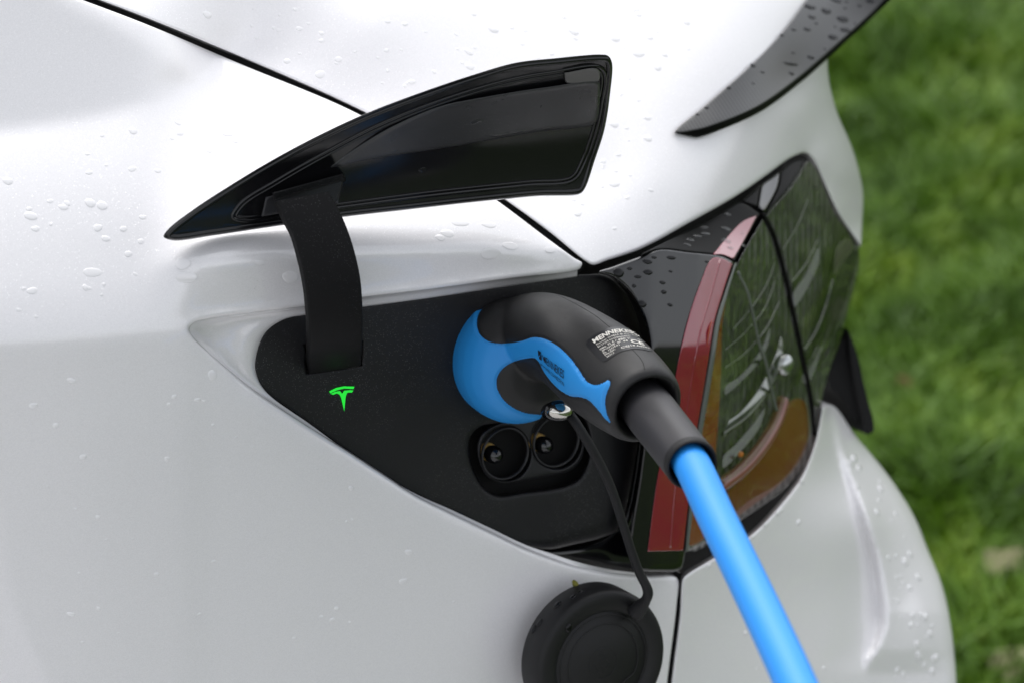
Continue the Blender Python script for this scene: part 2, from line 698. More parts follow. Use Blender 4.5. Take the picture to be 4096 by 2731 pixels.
M_red = plastic("red_reflector_plastic", (0.21, 0.003, 0.020), 0.10, 0.5, coat=1.0)
M_red.node_tree.nodes["Principled BSDF"].inputs["Coat IOR"].default_value = 1.75
M_guide = plastic("dull_red_light_guide", (0.34, 0.030, 0.008), 0.25, 0.5, coat=0.6)
M_amber = plastic("amber_lamp_cell", (0.20, 0.055, 0.005), 0.35, 0.4)
M_lens = lens_mat("clear_lamp_lens", (0.78, 0.77, 0.76), ior=1.52)
M_edge = plastic("grey_lens_edge", (0.10, 0.115, 0.10), 0.25, 0.5)
M_carbon = carbon()
M_drop = lens_mat("water", (0.985, 0.987, 0.99), ior=1.33, rough=0.0, rim=(0.45, 0.46, 0.47))
M_drop_white = plastic("water_over_white", (0.80, 0.79, 0.80), 0.06, 0.5, coat=1.0)
M_drop_dark = plastic("water_over_black", (0.004, 0.004, 0.005), 0.02, 0.25)
M_green = bpy.data.materials.new("lit_green")
M_green.use_nodes = True
gnt = M_green.node_tree
gnt.nodes.clear()
g_o, g_e = gnt.nodes.new("ShaderNodeOutputMaterial"), gnt.nodes.new("ShaderNodeEmission")
g_e.inputs[0].default_value = (0.035, 1.0, 0.075, 1)
g_e.inputs[1].default_value = 0.40
gnt.links.new(g_e.outputs[0], g_o.inputs[0])


# ------------------------------------------------------------------ ground
def lawn_mat():
    m, nt, b = material("lawn_ground")
    tc = nt.nodes.new("ShaderNodeTexCoord")
    n1 = nt.nodes.new("ShaderNodeTexNoise")
    n1.inputs["Scale"].default_value = 9
    n1.inputs["Detail"].default_value = 8
    n1.inputs["Roughness"].default_value = 0.7
    nt.links.new(tc.outputs["Object"], n1.inputs["Vector"])
    cr = nt.nodes.new("ShaderNodeValToRGB")
    cr.color_ramp.elements[0].position, cr.color_ramp.elements[1].position = 0.33, 0.72
    cr.color_ramp.elements[0].color = (0.010, 0.022, 0.003, 1)
    cr.color_ramp.elements[1].color = (0.042, 0.070, 0.009, 1)
    nt.links.new(n1.outputs["Fac"], cr.inputs[0])
    nt.links.new(cr.outputs[0], b.inputs["Base Color"])
    setp(b, Roughness=0.9)
    bump(nt, b, 60, 0.6, 4, 0.02)
    return m


g = mesh("lawn", [(-150, -150, 0), (150, -150, 0), (150, 150, 0), (-150, 150, 0)], [(0, 1, 2, 3)])
lawn = link("lawn", g, lawn_mat(), smooth=False)
lawn['kind'] = 'structure'


def paving_mat():
    m, nt, b = material("pale_concrete_paving")
    tc = nt.nodes.new("ShaderNodeTexCoord")
    n1 = nt.nodes.new("ShaderNodeTexNoise")
    n1.inputs["Scale"].default_value = 6
    n1.inputs["Detail"].default_value = 8
    nt.links.new(tc.outputs["Object"], n1.inputs["Vector"])
    cr = nt.nodes.new("ShaderNodeValToRGB")
    cr.color_ramp.elements[0].color = (0.27, 0.265, 0.268, 1)
    cr.color_ramp.elements[1].color = (0.44, 0.433, 0.436, 1)
    nt.links.new(n1.outputs["Fac"], cr.inputs[0])
    nt.links.new(cr.outputs[0], b.inputs["Base Color"])
    setp(b, Roughness=0.75)
    return m


g = mesh("paving", [(-14, -9, 0.004), (0.8, -9, 0.004), (0.8, 0.55, 0.004), (-14, 0.55, 0.004)], [(0, 1, 2, 3)])  # unseen ground, added to bounce neutral light onto the white side
paving = link("paving", g, paving_mat(), smooth=False)
paving['kind'] = 'structure'

# ------------------------------------------------------------------ body surfaces
PN = camvec(0.58, -0.24, -1.0)        # outward normal of the charge port


def d_plate(u, v):
    return 1.2 + (0.58 * (np.asarray(u, float) - 2021) + 0.24 * (np.asarray(v, float) - 1445)) * PXM


RIDGE = np.array([(-1200, 1440), (0, 1356), (400, 1332), (700, 1304), (745, 1298), (827, 1257), (1019, 1235), (1232, 1210), (1452, 1176),
                  (1700, 1146), (2044, 1098), (2326, 1045), (2900, 940)], float)
GU = np.arange(-1200, 3000, 20.0)
GV = np.arange(-900, 3900, 10.0)


def sstep(x, a, b):
    t = np.clip((x - a) / (b - a), 0, 1)
    return t * t * (3 - 2 * t)


def build_quarter():
    U, V = np.meshgrid(GU, GV)
    vs = np.interp(U, RIDGE[:, 0], RIDGE[:, 1])
    # soften the corner of the ridge line itself
    y = vs - V
    T = np.full(U.shape, 10.5)
    T += 1.5 * sstep(V, 1700, 2600)
    left = 10.5 + 22 * sstep(y, -80, 90) + 8 * sstep(y, 60, 260) + 14 * sstep(y, 200, 900)
    vb = np.interp(U, [600, 640, 1000, 1450, 1900, 2150, 2330, 2900], [1110, 1080, 1048, 1022, 1008, 1032, 1070, 1100])
    vb = np.minimum(vb, vs - 34)
    above = vb - V
    band = 3.0 + 62 * sstep(above, -8, 40) + 4 * sstep(above, 75, 420)
    band = band + (34 - band) * sstep(y, 30, 8) * (y > -5)
    rightf = sstep(U, 540, 900)
    upper = left * (1 - rightf) + band * rightf
    T = np.where(y > -80, np.where(y > -2, upper, left), T)
    wedge = np.array([(-1300, 640), (0, 522), (300, 480), (620, 415), (800, 362), (850, 325), (790, 262), (540, 130), (330, 30), (180, -60), (-200, -300), (-1300, -900)], float)
    px = np.stack([U.ravel(), V.ravel()], -1)
    di, _ = dist_poly(px, wedge)
    sd = np.where(inside(px, wedge), di, -di).reshape(U.shape)
    wf = sstep(sd, -16, 40 + 50 * sstep(U, 350, 800))
    T = T * (1 - wf) + wf * 30.0
    # blur
    k = np.exp(-0.5 * (np.arange(-6, 7) * 10 / 13.0) ** 2)
    k /= k.sum()
    Tp = np.pad(T, ((6, 6), (0, 0)), mode='edge')
    T = sum(Tp[i:i + T.shape[0]] * k[i] for i in range(13))
    k = np.exp(-0.5 * (np.arange(-4, 5) * 20 / 26.0) ** 2)
    k /= k.sum()
    Tp = np.pad(T, ((0, 0), (4, 4)), mode='edge')
    T = sum(Tp[:, i:i + T.shape[1]] * k[i] for i in range(9))
    slope = np.tan(np.radians(T - 27.0)) * 10 * PXM      # depth gained per row going up
    acc = np.zeros_like(T)
    acc[1:] = -np.cumsum(0.5 * (slope[1:] + slope[:-1]), 0)
    ds = smooth_interp(GU, [-1200, 0, 400, 745, 1200, 1700, 2330, 2720, 3000],
                       [1.040, 1.068, 1.080, 1.0955, 1.121, 1.154, 1.199, 1.2345, 1.264])
    kd = np.exp(-0.5 * (np.arange(-20, 21) * 20 / 140.0) ** 2)
    kd /= kd.sum()
    ext = np.concatenate([ds[0] + (np.arange(-20, 0)) * (ds[1] - ds[0]), ds, ds[-1] + np.arange(1, 21) * (ds[-1] - ds[-2])])
    ds = np.convolve(ext, kd, mode='valid')
    for j, u in enumerate(GU):
        a0 = np.interp(np.interp(u, RIDGE[:, 0], RIDGE[:, 1]), GV, acc[:, j])
        acc[:, j] += ds[j] - a0
    k = np.exp(-0.5 * (np.arange(-3, 4) * 20 / 24.0) ** 2)
    k /= k.sum()
    Tp = np.pad(acc, ((0, 0), (3, 3)), mode='edge')
    return sum(Tp[:, i:i + acc.shape[1]] * k[i] for i in range(7))


def smooth_interp(x, xp, fp):
    xp, fp = np.array(xp, float), np.array(fp, float)
    m = np.gradient(fp, xp)
    i = np.clip(np.searchsorted(xp, x) - 1, 0, len(xp) - 2)
    h = xp[i + 1] - xp[i]
    t = np.clip((x - xp[i]) / h, 0, 1)
    return ((2 * t**3 - 3 * t**2 + 1) * fp[i] + (t**3 - 2 * t**2 + t) * h * m[i] + (-2 * t**3 + 3 * t**2) * fp[i + 1] + (t**3 - t**2) * h * m[i + 1])


def bicubic(grid, gu, gv):
    def w(f):
        return [(-f + 2 * f * f - f**3) / 2, (2 - 5 * f * f + 3 * f**3) / 2, (f + 4 * f * f - 3 * f**3) / 2, (-f * f + f**3) / 2]

    def fn(u, v):
        x = np.clip((np.asarray(u, float) - gu[0]) / (gu[1] - gu[0]), 1, len(gu) - 3.001)
        y = np.clip((np.asarray(v, float) - gv[0]) / (gv[1] - gv[0]), 1, len(gv) - 3.001)
        i, j = np.floor(x).astype(int), np.floor(y).astype(int)
        wx, wy = w(x - i), w(y - j)
        return sum(wy[b] * wx[a] * grid[j + b - 1, i + a - 1] for a in range(4) for b in range(4))
    return fn


d_quarter0 = bicubic(build_quarter(), GU, GV)


def d_quarter(u, v):
    """the wing, rolling softly inwards along the lower edge of the port pocket"""
    u, v = np.asarray(u, float), np.asarray(v, float)
    pb = np.interp(u, [700, 760, 955, 1210, 1529, 1785, 2095, 2305, 2560, 2720, 3000], [1290, 1335, 1512, 1691, 1895, 2042, 2190, 2262, 2299, 2303, 2303])
    below = np.maximum(v - pb, 0) * 0.82
    return d_quarter0(u, v) + 0.0030 * np.exp(-below / 52.0) * sstep(u, 700, 980) * sstep(v - pb, -60, -20)

lamp_top = [(2430, 1042), (2557, 1000), (2755, 893), (2946, 784), (3074, 695), (3170, 628), (3221, 612), (3252, 638), (3297, 733), (3355, 855), (3444, 982)]
LT_D = [1.212, 1.228, 1.259, 1.298, 1.333, 1.366, 1.386, 1.396, 1.416, 1.440, 1.478]
seam_up = [(-1200, -560), (-400, -290), (395, 0), (644, 96), (957, 226), (1400, 421), (1720, 590), (2023, 801), (2200, 930), (2341, 1044)]
tc = [(u, v, float(d_quarter(max(u, -1100), max(v, -850)))) for u, v in seam_up[1:] + [(0, -144), (1180, 322), (-800, -430)]]
tc += [(u, v, d) for (u, v), d in zip(lamp_top, LT_D)]
tc += [(0, -600, 1.21), (1000, -100, 1.185), (1500, 100, 1.203), (2000, 0, 1.264), (2000, -500, 1.33), (2400, 700, 1.237), (2500, 300, 1.277), (1000, -700, 1.26),
       (2720, 530, 1.273), (3000, 250, 1.328), (3227, 0, 1.398), (3500, -400, 1.52), (2700, -100, 1.335), (2600, 750, 1.2455),
       (2860, 640, 1.284), (3060, 520, 1.330), (3100, 600, 1.341), (3220, 440, 1.378), (3290, 620, 1.406), (3307, 300, 1.416), (3342, 440, 1.432),
       (3412, 606, 1.462), (3450, 765, 1.490), (3444, 893, 1.492), (3360, 700, 1.436)]
d_trunk = tps(tc)

d_bumper = tps([(2719, 2295, 1.2785), (2690, 2550, 1.286), (2672, 2731, 1.291), (2640, 3200, 1.305), (2600, 3800, 1.32), (2860, 2226, 1.300), (3005, 2130, 1.325), (3104, 2040, 1.345),
                (3205, 1910, 1.374), (3263, 1766, 1.396), (3292, 1600, 1.412), (3330, 1620, 1.440), (3421, 1737, 1.474), (3566, 1917, 1.494),
                (3660, 2069, 1.495), (3710, 2192, 1.492), (3768, 2336, 1.488), (3804, 2502, 1.480), (3826, 2731, 1.474), (3000, 2600, 1.335),
                (3200, 2300, 1.370), (3200, 2731, 1.368), (3400, 2300, 1.412), (3400, 2731, 1.405), (3600, 2400, 1.452), (3600, 2731, 1.440), (3300, 2000, 1.395), (3450, 2050, 1.428),
                (3000, 3300, 1.35), (3840, 3300, 1.49)])


def d_side(u, v):
    """black side face of the tail light"""
    u, v = np.asarray(u, float), np.asarray(v, float)
    base = 1.208 + np.interp(u, [2300, 2400, 2600, 2800, 3000], [-.020, -.010, 0.008, 0.0305, 0.058])
    w = v - 1080
    return base + (-0.17 * w + 0.305 * (np.sqrt((v - 1400) ** 2 + 22 ** 2) + (v - 1400)) ) * PXM


strip_r = [(2935, 1052), (2897, 1170), (2862, 1290), (2838, 1440), (2815, 1580), (2787, 1750), (2765, 1950), (2747, 2110), (2738, 2205)]
lc = [(u + 8, v, float(d_side(u, v)) + 0.0008) for u, v in strip_r]
d_lens = tps(lc + [(3052, 872, 1.314), (3128, 1100, 1.343), (3195, 1400, 1.372), (3254, 1735, 1.404), (3255, 655, 1.399), (3165, 745, 1.352),
                   (3355, 870, 1.445), (3436, 990, 1.480), (3395, 1250, 1.470), (3330, 1480, 1.448), (3270, 1720, 1.412), (2974, 2070, 1.333),
                   (3156, 1935, 1.372), (3000, 1500, 1.318), (3300, 1150, 1.410)])

# ------------------------------------------------------------------ the car
car = thing("car", "white electric car, rear corner, charge port open beside the tail light", "car", (0.25, 0.5, 0.0))

seam_low = [(-1150, -560, 1.5, 14, 'c'), (-400, -262, 1.5, 14), (328, 0, 1.5, 14), (628, 115, 1.5, 14), (957, 255, 1.5, 14), (1400, 440, 1.5, 14), (1700, 608, 1.5, 14), (1991, 805, 1.5, 14),
            (2200, 962, 1.5, 14), (2296, 1032, 1.5, 14), (2328, 1052, 1.5, 14), (2322, 1072, 1.5, 14)]
hole_top = [(2300, 1084, 2, 6), (2044, 1114, 2, 6), (1700, 1160, 2, 6), (1452, 1190, 2, 6), (1232, 1224, 2, 6), (1019, 1250, 2, 6), (840, 1274, 2, 6), (775, 1292, 2, 6), (756, 1318, 2, 6)]
hole_bot = [(775, 1352, 2, 6), (840, 1415, 2, 6), (955, 1512, 2, 6), (1057, 1589, 2, 6), (1210, 1691, 2, 6), (1402, 1812, 2, 6), (1529, 1895, 2, 6), (1660, 1980, 2, 6), (1785, 2042, 2, 6),
            (1935, 2114, 2, 6), (2095, 2190, 2, 6), (2190, 2226, 2, 6), (2305, 2262, 2, 6), (2440, 2288, 2, 6), (2560, 2299, 2, 10), (2690, 2302, 2, 10), (2711, 2315, 2, 12)]
q_rest = [(2706, 2420, 1.5, 14), (2668, 2731, 1.5, 14), (2620, 3200, 1.5, 14), (2560, 3750, 1.5, 14, 'c'), (-1150, 3750, 1.5, 14, 'c')]
panel("quarter_panel", seam_low + hole_top + hole_bot + q_rest, d_quarter, M_white, car, grid=24)

trunk_pts = [(-1150, -540, 1.5, 14, 'c')] + [(u, v, 1.5, 14) for u, v in seam_up[1:]] + [(2373, 1060, 2, 14)] + \
            [(u, v, 2.2, 14) for u, v in lamp_top[:-1]] + [(3444, 984, 1.5, 14, 'c'), (3449, 893, 4, 400), (3452, 765, 6, 400), (3414, 606, 6, 400), (3346, 440, 6, 400),
            (3312, 274, 6, 400), (3330, 100, 6, 400), (3420, -60, 4, 400), (3700, -420, 4, 400, 'c'), (3700, -850, 4, 14, 'c'), (-1150, -850, 4, 14, 'c')]
panel("boot_lid", trunk_pts, d_trunk, M_white, car, grid=26)

# crease of the bumper: a ledge that turns up to the sky
ledge = np.array([(3318, 1640), (3345, 1800), (3392, 1950), (3440, 2090), (3478, 2230), (3497, 2370), (3500, 2480), (3480, 2580), (3450, 2640)], float)
LEDGE = outline([tuple(p) for p in ledge], 12, closed=False)


def d_bump2(u, v):
    u, v = np.asarray(u, float), np.asarray(v, float)
    d = d_bumper(u, v)
    x = np.interp(v, LEDGE[:, 1], LEDGE[:, 0])
    s = u - x
    wdt = np.interp(v, [1640, 1900, 2300, 2500, 2640], [14, 26, 46, 56, 30])
    amp = np.interp(v, [1600, 1760, 2100, 2450, 2600, 2690], [0.0, 0.003, 0.010, 0.0115, 0.007, 0.0])
    return d - amp * sstep(s, 0, wdt) * (1 - sstep(s, 150, 420)) * 1.0 + amp * 0.35 * sstep(s, -190, 4) * (1 - sstep(s, 4, 30))


bumper_pts = [(2732, 2312, 2, 14), (2746, 2297, 2, 14), (2820, 2251, 2, 14), (2900, 2205, 2, 14), (3010, 2134, 2, 14), (3104, 2040, 2, 14), (3205, 1910, 2, 14), (3263, 1766, 2, 14), (3292, 1625, 2, 14, 'c'),
              (3330, 1620, 3, 400), (3421, 1737, 4, 400), (3566, 1917, 5, 400), (3660, 2069, 5, 400), (3710, 2192, 5, 400), (3768, 2336, 5, 400), (3804, 2502, 5, 400), (3826, 2731, 5, 400),
              (3840, 3200, 5, 400), (3820, 3750, 5, 400, 'c'), (2585, 3750, 2, 14, 'c'), (2640, 3200, 2, 14), (2686, 2731, 2, 14), (2720, 2460, 2, 14)]
panel("bumper", bumper_pts, d_bump2, M_white, car, grid=13)

# rubber strips that close the shut lines
def strip(name, line, dfun, off, width):
    ln = outline(line, 30, closed=False)[:, :2]
    tan = np.gradient(ln, axis=0)
    nr = np.stack([-tan[:, 1], tan[:, 0]], -1)
    nr /= np.linalg.norm(nr, axis=1)[:, None]
    d = dfun(ln[:, 0], ln[:, 1]) + off
    rows = [P(ln[:, 0] + nr[:, 0] * k * width, ln[:, 1] + nr[:, 1] * k * width, d + (0.002 if k else 0)) for k in (-1, 0, 1)]
    return loft(name, rows, M_void, car)


strip("weatherstrip", [(-1100, -540), (-400, -276), (360, 0), (636, 105), (957, 240), (1400, 430), (1710, 600), (2007, 803), (2200, 946), (2345, 1055)], d_quarter, 0.010, 45)
strip("weatherstrip", [(2722, 2290), (2713, 2440), (2677, 2731), (2630, 3200), (2572, 3750)], d_quarter, 0.010, 40)

# pocket returned inwards from the panel edge to the black plate
def curve2(pts, n):
    o = outline(pts, 4, closed=False)[:, :2]
    s = np.concatenate([[0], np.cumsum(np.linalg.norm(np.diff(o, axis=0), axis=1))])
    t = np.linspace(0, s[-1], n)
    return np.stack([np.interp(t, s, o[:, 0]), np.interp(t, s, o[:, 1])], -1)


def match_loft(name, A, B, da, db, mat, parent, prof, n=60):
    """segments of matched key points: A[i] pairs with B[i]"""
    a, b = outline(A, 8, closed=False)[:, :2], outline(B, 8, closed=False)[:, :2]

    def resample(o, keys):
        s = np.concatenate([[0], np.cumsum(np.linalg.norm(np.diff(o, axis=0), axis=1))])
        ks = [s[np.argmin(((o - np.array(k[:2])) ** 2).sum(1))] for k in keys]
        t = np.concatenate([np.linspace(ks[i], ks[i + 1], 14, endpoint=False) for i in range(len(ks) - 1)] + [[ks[-1]]])
        return np.stack([np.interp(t, s, o[:, 0]), np.interp(t, s, o[:, 1])], -1)
    pa, pb = resample(a, A), resample(b, B)
    DA, DB = da(pa[:, 0], pa[:, 1]), db(pb[:, 0], pb[:, 1])
    rows = []
    for fr, dp in prof:
        q = pa * (1 - fr) + pb * fr
        rows.append(P(q[:, 0], q[:, 1], DA * (1 - dp) + DB * dp))
    return loft(name, rows, mat, parent)


HA = [(2310, 1076), (2044, 1112), (1700, 1158), (1452, 1188), (1232, 1222), (1019, 1248), (840, 1273), (776, 1291), (757, 1318), (776, 1352), (841, 1416), (956, 1513), (1058, 1590), (1211, 1692), (1403, 1813),
      (1530, 1896), (1661, 1981), (1786, 2043), (1936, 2115), (2096, 2191), (2191, 2227), (2306, 2263), (2441, 2289), (2560, 2300)]
HB = [(2308, 1108), (1987, 1153), (1700, 1196), (1452, 1229), (1250, 1257), (1146, 1275), (1083, 1310), (1050, 1350), (1026, 1420), (1022, 1474), (1034, 1520), (1060, 1560), (1104, 1600), (1240, 1694), (1425, 1830),
      (1550, 1910), (1678, 1980), (1800, 2034), (1948, 2103), (2106, 2178), (2198, 2209), (2310, 2246), (2445, 2276), (2562, 2291)]
match_loft("port_return", HA, HB, lambda u, v: d_quarter(u, v) + 0.0012, lambda u, v: d_plate(u, v) + 0.0005, M_white, car,
           [(0, 0), (0.06, 0.18), (0.2, 0.42), (0.45, 0.62), (0.75, 0.74), (0.9, 0.82), (1.0, 1.0), (1.0, 1.6)])

# dark inner structure behind pocket and lamp
d_inner = tps([(u, v, float(d_plate(u, v)) + 0.040) for u, v in [(1000, 1250), (1000, 1600), (1500, 1200), (1600, 1950), (2300, 1080), (2300, 2250), (2000, 1600), (2540, 1300), (2520, 2200)]] +
              [(2900, 1100, 1.315), (2850, 1700, 1.325), (2760, 2200, 1.345), (3200, 1400, 1.43), (3230, 640, 1.45), (3420, 1000, 1.54), (3250, 1800, 1.46), (3000, 2150, 1.39), (2700, 930, 1.29), (3000, 780, 1.36)])
panel("inner_structure", [(1000, 1250), (1500, 1170), (2330, 1040), (2380, 1040), (2700, 900), (3000, 730), (3210, 595), (3300, 720), (3435, 980), (3380, 1250), (3290, 1560), (3250, 1850), (3020, 2150), (2730, 2330), (2300, 2290), (1600, 1985), (1050, 1620)],
      d_inner, M_void, car, r=0, fl=0, grid=60, step=30)

# ------------------------------------------------------------------ charge port
port_pts = [(2330, 1100, 1.5), (1987, 1147, 1.5), (1700, 1190, 1.5), (1452, 1223, 1.5), (1250, 1251, 1.5), (1146, 1268, 1.5), (1080, 1305, 1.5), (1045, 1348, 1.5), (1021, 1418, 1.5), (1016, 1474, 1.5), (1040, 1534, 1.5), (1082, 1580, 1.5), (1146, 1624, 1.5),
            (1274, 1714, 1.5), (1465, 1855, 1.5), (1660, 1973, 1.5), (1800, 2038, 1.5), (1948, 2108, 1.5), (2080, 2170, 2), (2190, 2194, 5), (2290, 2176, 7), (2400, 2150, 7), (2462, 2122, 7), (2496, 2060, 8), (2522, 1950, 8), (2544, 1820, 8), (2560, 1700, 8),
            (2574, 1500, 8), (2570, 1380, 7), (2548, 1270, 6), (2500, 1170, 5), (2430, 1105, 4)]


def d_port(u, v):
    u, v = np.asarray(u, float), np.asarray(v, float)
    return d_plate(u, v) + 0.020 * sstep(u, 2430, 2640) * 0.5


ccs = [(1872, 1790), (1885, 1738), (1925, 1702), (1990, 1690), (2200, 1640), (2290, 1640), (2335, 1672), (2358, 1730), (2362, 1790), (2348, 1860), (2316, 1915), (2262, 1944), (2080, 1972), (1990, 1982), (1932, 1950), (1890, 1880)]
slot = [(1214, 1380, 1, 12, 'c'), (1226, 1495, 1, 12, 'c'), (1448, 1463, 1, 12, 'c'), (1452, 1360, 1, 12, 'c')]
port = panel("charge_port", [(*p, 8) for p in port_pts], d_port, M_plate, car, r=1.5, fl=8, grid=30, holes=[[(*p, 2.2, 16) for p in ccs], slot])

# CCS contacts
panel("socket_floor", [(u + (2110 - u) * -0.04, v + (1810 - v) * -0.04) for u, v in ccs], lambda u, v: d_plate(u, v) + 0.017, M_void, port, r=0, fl=0, grid=60, step=20)
E1 = np.cross(PN, UP)
E1 = E1 / np.linalg.norm(E1)
if E1 @ RIGHT < 0:
    E1 = -E1
hole_l = [(2022 + 102 * math.cos(a), 1813 + 111 * math.sin(a)) for a in np.linspace(0, 2 * math.pi, 14, endpoint=False)]
hole_r = [(2226 + 102 * math.cos(a), 1764 + 111 * math.sin(a)) for a in np.linspace(0, 2 * math.pi, 14, endpoint=False)]
house = [(1908, 1800), (1925, 1735), (1990, 1692), (2090, 1672), (2210, 1645), (2290, 1655), (2330, 1700), (2338, 1775), (2322, 1840), (2280, 1880), (2200, 1900), (2060, 1925), (2000, 1928), (1945, 1900)]
panel("socket_housing", [(*p, 2.0, 16) for p in house], lambda u, v: d_plate(u, v) + 0.003, M_house, port, r=2, fl=16, grid=30, holes=[[(*p, 1.2, 12) for p in hole_l], [(*p, 1.2, 12) for p in hole_r]])
for (cu, cv), hp in (((1990, 1824), hole_l), ((2192, 1786), hole_r)):
    hc = np.mean(hp, 0)
    rad = 101 * PXM
    base = P(hc[0], hc[1], float(d_plate(*hc)) + 0.0025)
    revolve("socket_ring", base, PN, [(-0.001, rad * 1.17 - .0010), (0.0003, rad * 1.17 - .0011), (0.0006, rad * 1.17 - .0015), (0.0003, rad * 1.17 - .0019), (-0.001, rad * 1.17 - .0021)], M_ring, port)
    tip = P(cu, cv, float(d_plate(cu, cv)) + 0.003)
    revolve("contact_pin", tip - PN * 0.011, PN, [(-0.006, 0.0), (-0.006, 0.0045), (0.0030, 0.0045), (0.0036, 0.0040), (0.0038, 0.0)], M_gold, port, seg=24)
    revolve("contact_tip", tip - PN * 0.010, PN, [(0.0, 0.0), (0.0, 0.0036), (0.0045, 0.0044), (0.008, 0.0042), (0.0098, 0.0032), (0.0108, 0.0014), (0.011, 0.0)], M_gloss, port, seg=24)

# lit emblem
arc = [(968, 1040), (1010, 1019), (1060, 1009), (1125, 1011), (1119, 1026), (1060, 1023), (1015, 1034), (973, 1053)]
stem = [(976, 1056), (1004, 1043), (1034, 1038), (1048, 1056), (1061, 1036), (1098, 1033), (1119, 1035), (1108, 1048), (1090, 1047), (1078, 1052), (1070, 1075), (1061, 1165), (1042, 1080), (1031, 1060), (1014, 1053), (992, 1062)]
for shp in (arc, stem):
    panel("status_light", [(700 + x / 1.568, 900 + y / 1.568, 0, 0.5, 'c') for x, y in shp], lambda u, v: d_plate(u, v) - 0.0006, M_green, port, r=0, fl=0.5, grid=10, step=5)

# trim between port and lamp, and lower apron
panel("port_trim", [(2560, 1420), (2590, 1440), (2585, 1700), (2570, 1850), (2545, 2010), (2515, 2110), (2490, 2130), (2520, 1990), (2550, 1800), (2566, 1600)], lambda u, v: d_plate(u, v) + 0.018, M_gloss, car, r=2.5, fl=10, grid=12)
panel("port_apron", [(2060, 2170), (2200, 2195), (2400, 2160), (2510, 2090), (2600, 2100), (2660, 2230), (2720, 2292), (2560, 2300), (2300, 2262), (2180, 2226)], lambda u, v: d_plate(u, v) + 0.022, M_gloss, car, r=3, fl=10, grid=24)

# ------------------------------------------------------------------ charge door, open
fb = [(650, 955), (1000, 912), (1400, 862), (1700, 828), (2000, 798), (2330, 775)]


def d_door(u, v):
    u, v = np.asarray(u, float), np.asarray(v, float)
    vb = np.interp(u, [600, 650, 1000, 1400, 1700, 2000, 2330, 2500], [962, 955, 912, 862, 828, 798, 775, 765])
    w = np.maximum(vb - v, -30)
    return 1.078 + 0.50 * (u - 650) * PXM - (0.80 * w + 0.00035 * w * w) * PXM + 0.012 * np.sin(np.clip(w / 520, 0, 1) * math.pi)


door_pts = [(654, 948, 1, 5), (672, 918, 1, 5), (760, 848, 1, 5), (900, 755, 1, 5), (1100, 635, 1, 5), (1300, 530, 1, 5), (1480, 448, 1, 5), (1700, 365, 1, 5), (1900, 298, 1, 5), (2062, 252, 1, 5), (2220, 234, 1, 5), (2400, 219, 1, 5), (2432, 224, 1, 5), (2448, 252, 1, 5), (2440, 380, 1, 5),
            (2418, 520, 1, 5), (2380, 640, 1, 5), (2338, 758, 1, 5), (2318, 776, 1, 5), (2150, 784, 1, 5), (1900, 808, 1, 5), (1600, 842, 1, 5), (1372, 868, 1, 5), (1100, 905, 1, 5), (850, 942, 1, 5), (690, 962, 1, 5)]
door = panel("charge_door", door_pts, d_door, M_door, car, r=1.0, fl=4, grid=26)
panel("door_skin", [(u, v, 2, 2) for u, v, *_ in [(p[0], p[1]) for p in door_pts]], lambda u, v: d_door(u, v) + 0.0045, M_white, door, r=0.5, fl=2, grid=40)


def inset(pts, k):
    o = outline(pts, 6)[:, :2]
    tan = np.roll(o, -1, 0) - np.roll(o, 1, 0)
    n = np.stack([-tan[:, 1], tan[:, 0]], -1)
    n /= np.linalg.norm(n, axis=1)[:, None]
    q = o + n * k
    if not inside(q, o).mean() > .5:
        q = o - n * k
    d, _ = dist_poly(q, o)
    q = q[(d > abs(k) * 0.97) & inside(q, o)]
    return q


def rib(name, q, dfun, off, rad, mat, parent, closed=True, sx=1.0, seg=8):
    q = np.asarray(q, float)[::3]
    if closed:
        q = np.vstack([q, q[:2]])
    p = P(q[:, 0], q[:, 1], dfun(q[:, 0], q[:, 1]) + off)
    return tube(name, p, rad, mat, parent, seg, not closed, sx)


dp2 = [(p[0], p[1]) for p in door_pts]
rib("door_rim", inset(dp2, 15), d_door, 0.0007, 0.0014, M_door, door)
inner = [(930, 870), (960, 815), (1100, 725), (1300, 610), (1500, 505), (1750, 405), (2040, 318), (2200, 290), (2400, 268), (2420, 300), (2405, 420), (2385, 520), (2340, 650), (2290, 722), (2100, 742), (1700, 785), (1372, 828), (1100, 866), (980, 884)]
rib("door_seal", outline(inner, 6)[:, :2], d_door, 0.0003, 0.0011, M_door, door)
rib("door_seal", inset(inner, 14), d_door, 0.0, 0.0008, M_door, door)
# raised liner, lighter grey standing in for a reflected band, and latch plate
liner = [(1760, 425), (1900, 395), (2180, 350), (2395, 330), (2400, 360), (2390, 480), (2372, 500), (2150, 530), (1800, 590), (1500, 640), (1300, 680), (1380, 620), (1560, 510)]
panel("door_liner", [(*p, 2.5, 3) for p in liner], lambda u, v: d_door(u, v) - 0.003 - 0.12 * (500 - np.asarray(v)) * PXM, M_liner, door, r=2.5, fl=3, grid=22)
panel("latch_plate", [(2258, 292, 'c'), (2392, 278), (2396, 322), (2290, 336), (2264, 328)], lambda u, v: d_door(u, v) - 0.0042, plastic("grey_latch_plastic", (0.10, 0.098, 0.095), 0.35, 0.5), door, r=1.0, fl=4, grid=14)
# bracket where the arm meets the door
panel("hinge_bracket", [(1062, 790, 'c'), (1378, 704, 'c'), (1372, 722), (1352, 812, 'c'), (1045, 866, 'c')], lambda u, v: d_door(u, v) - 0.006, plastic("grey_black_bracket", (0.022, 0.022, 0.025), 0.4, 0.4), door, r=1.2, fl=7, grid=16)
panel("hinge_bracket", [(1090, 772, 'c'), (1372, 694, 'c'), (1378, 720, 'c'), (1096, 800, 'c')], lambda u, v: d_door(u, v) - 0.011, M_arm, door, r=1.0, fl=12, grid=16)
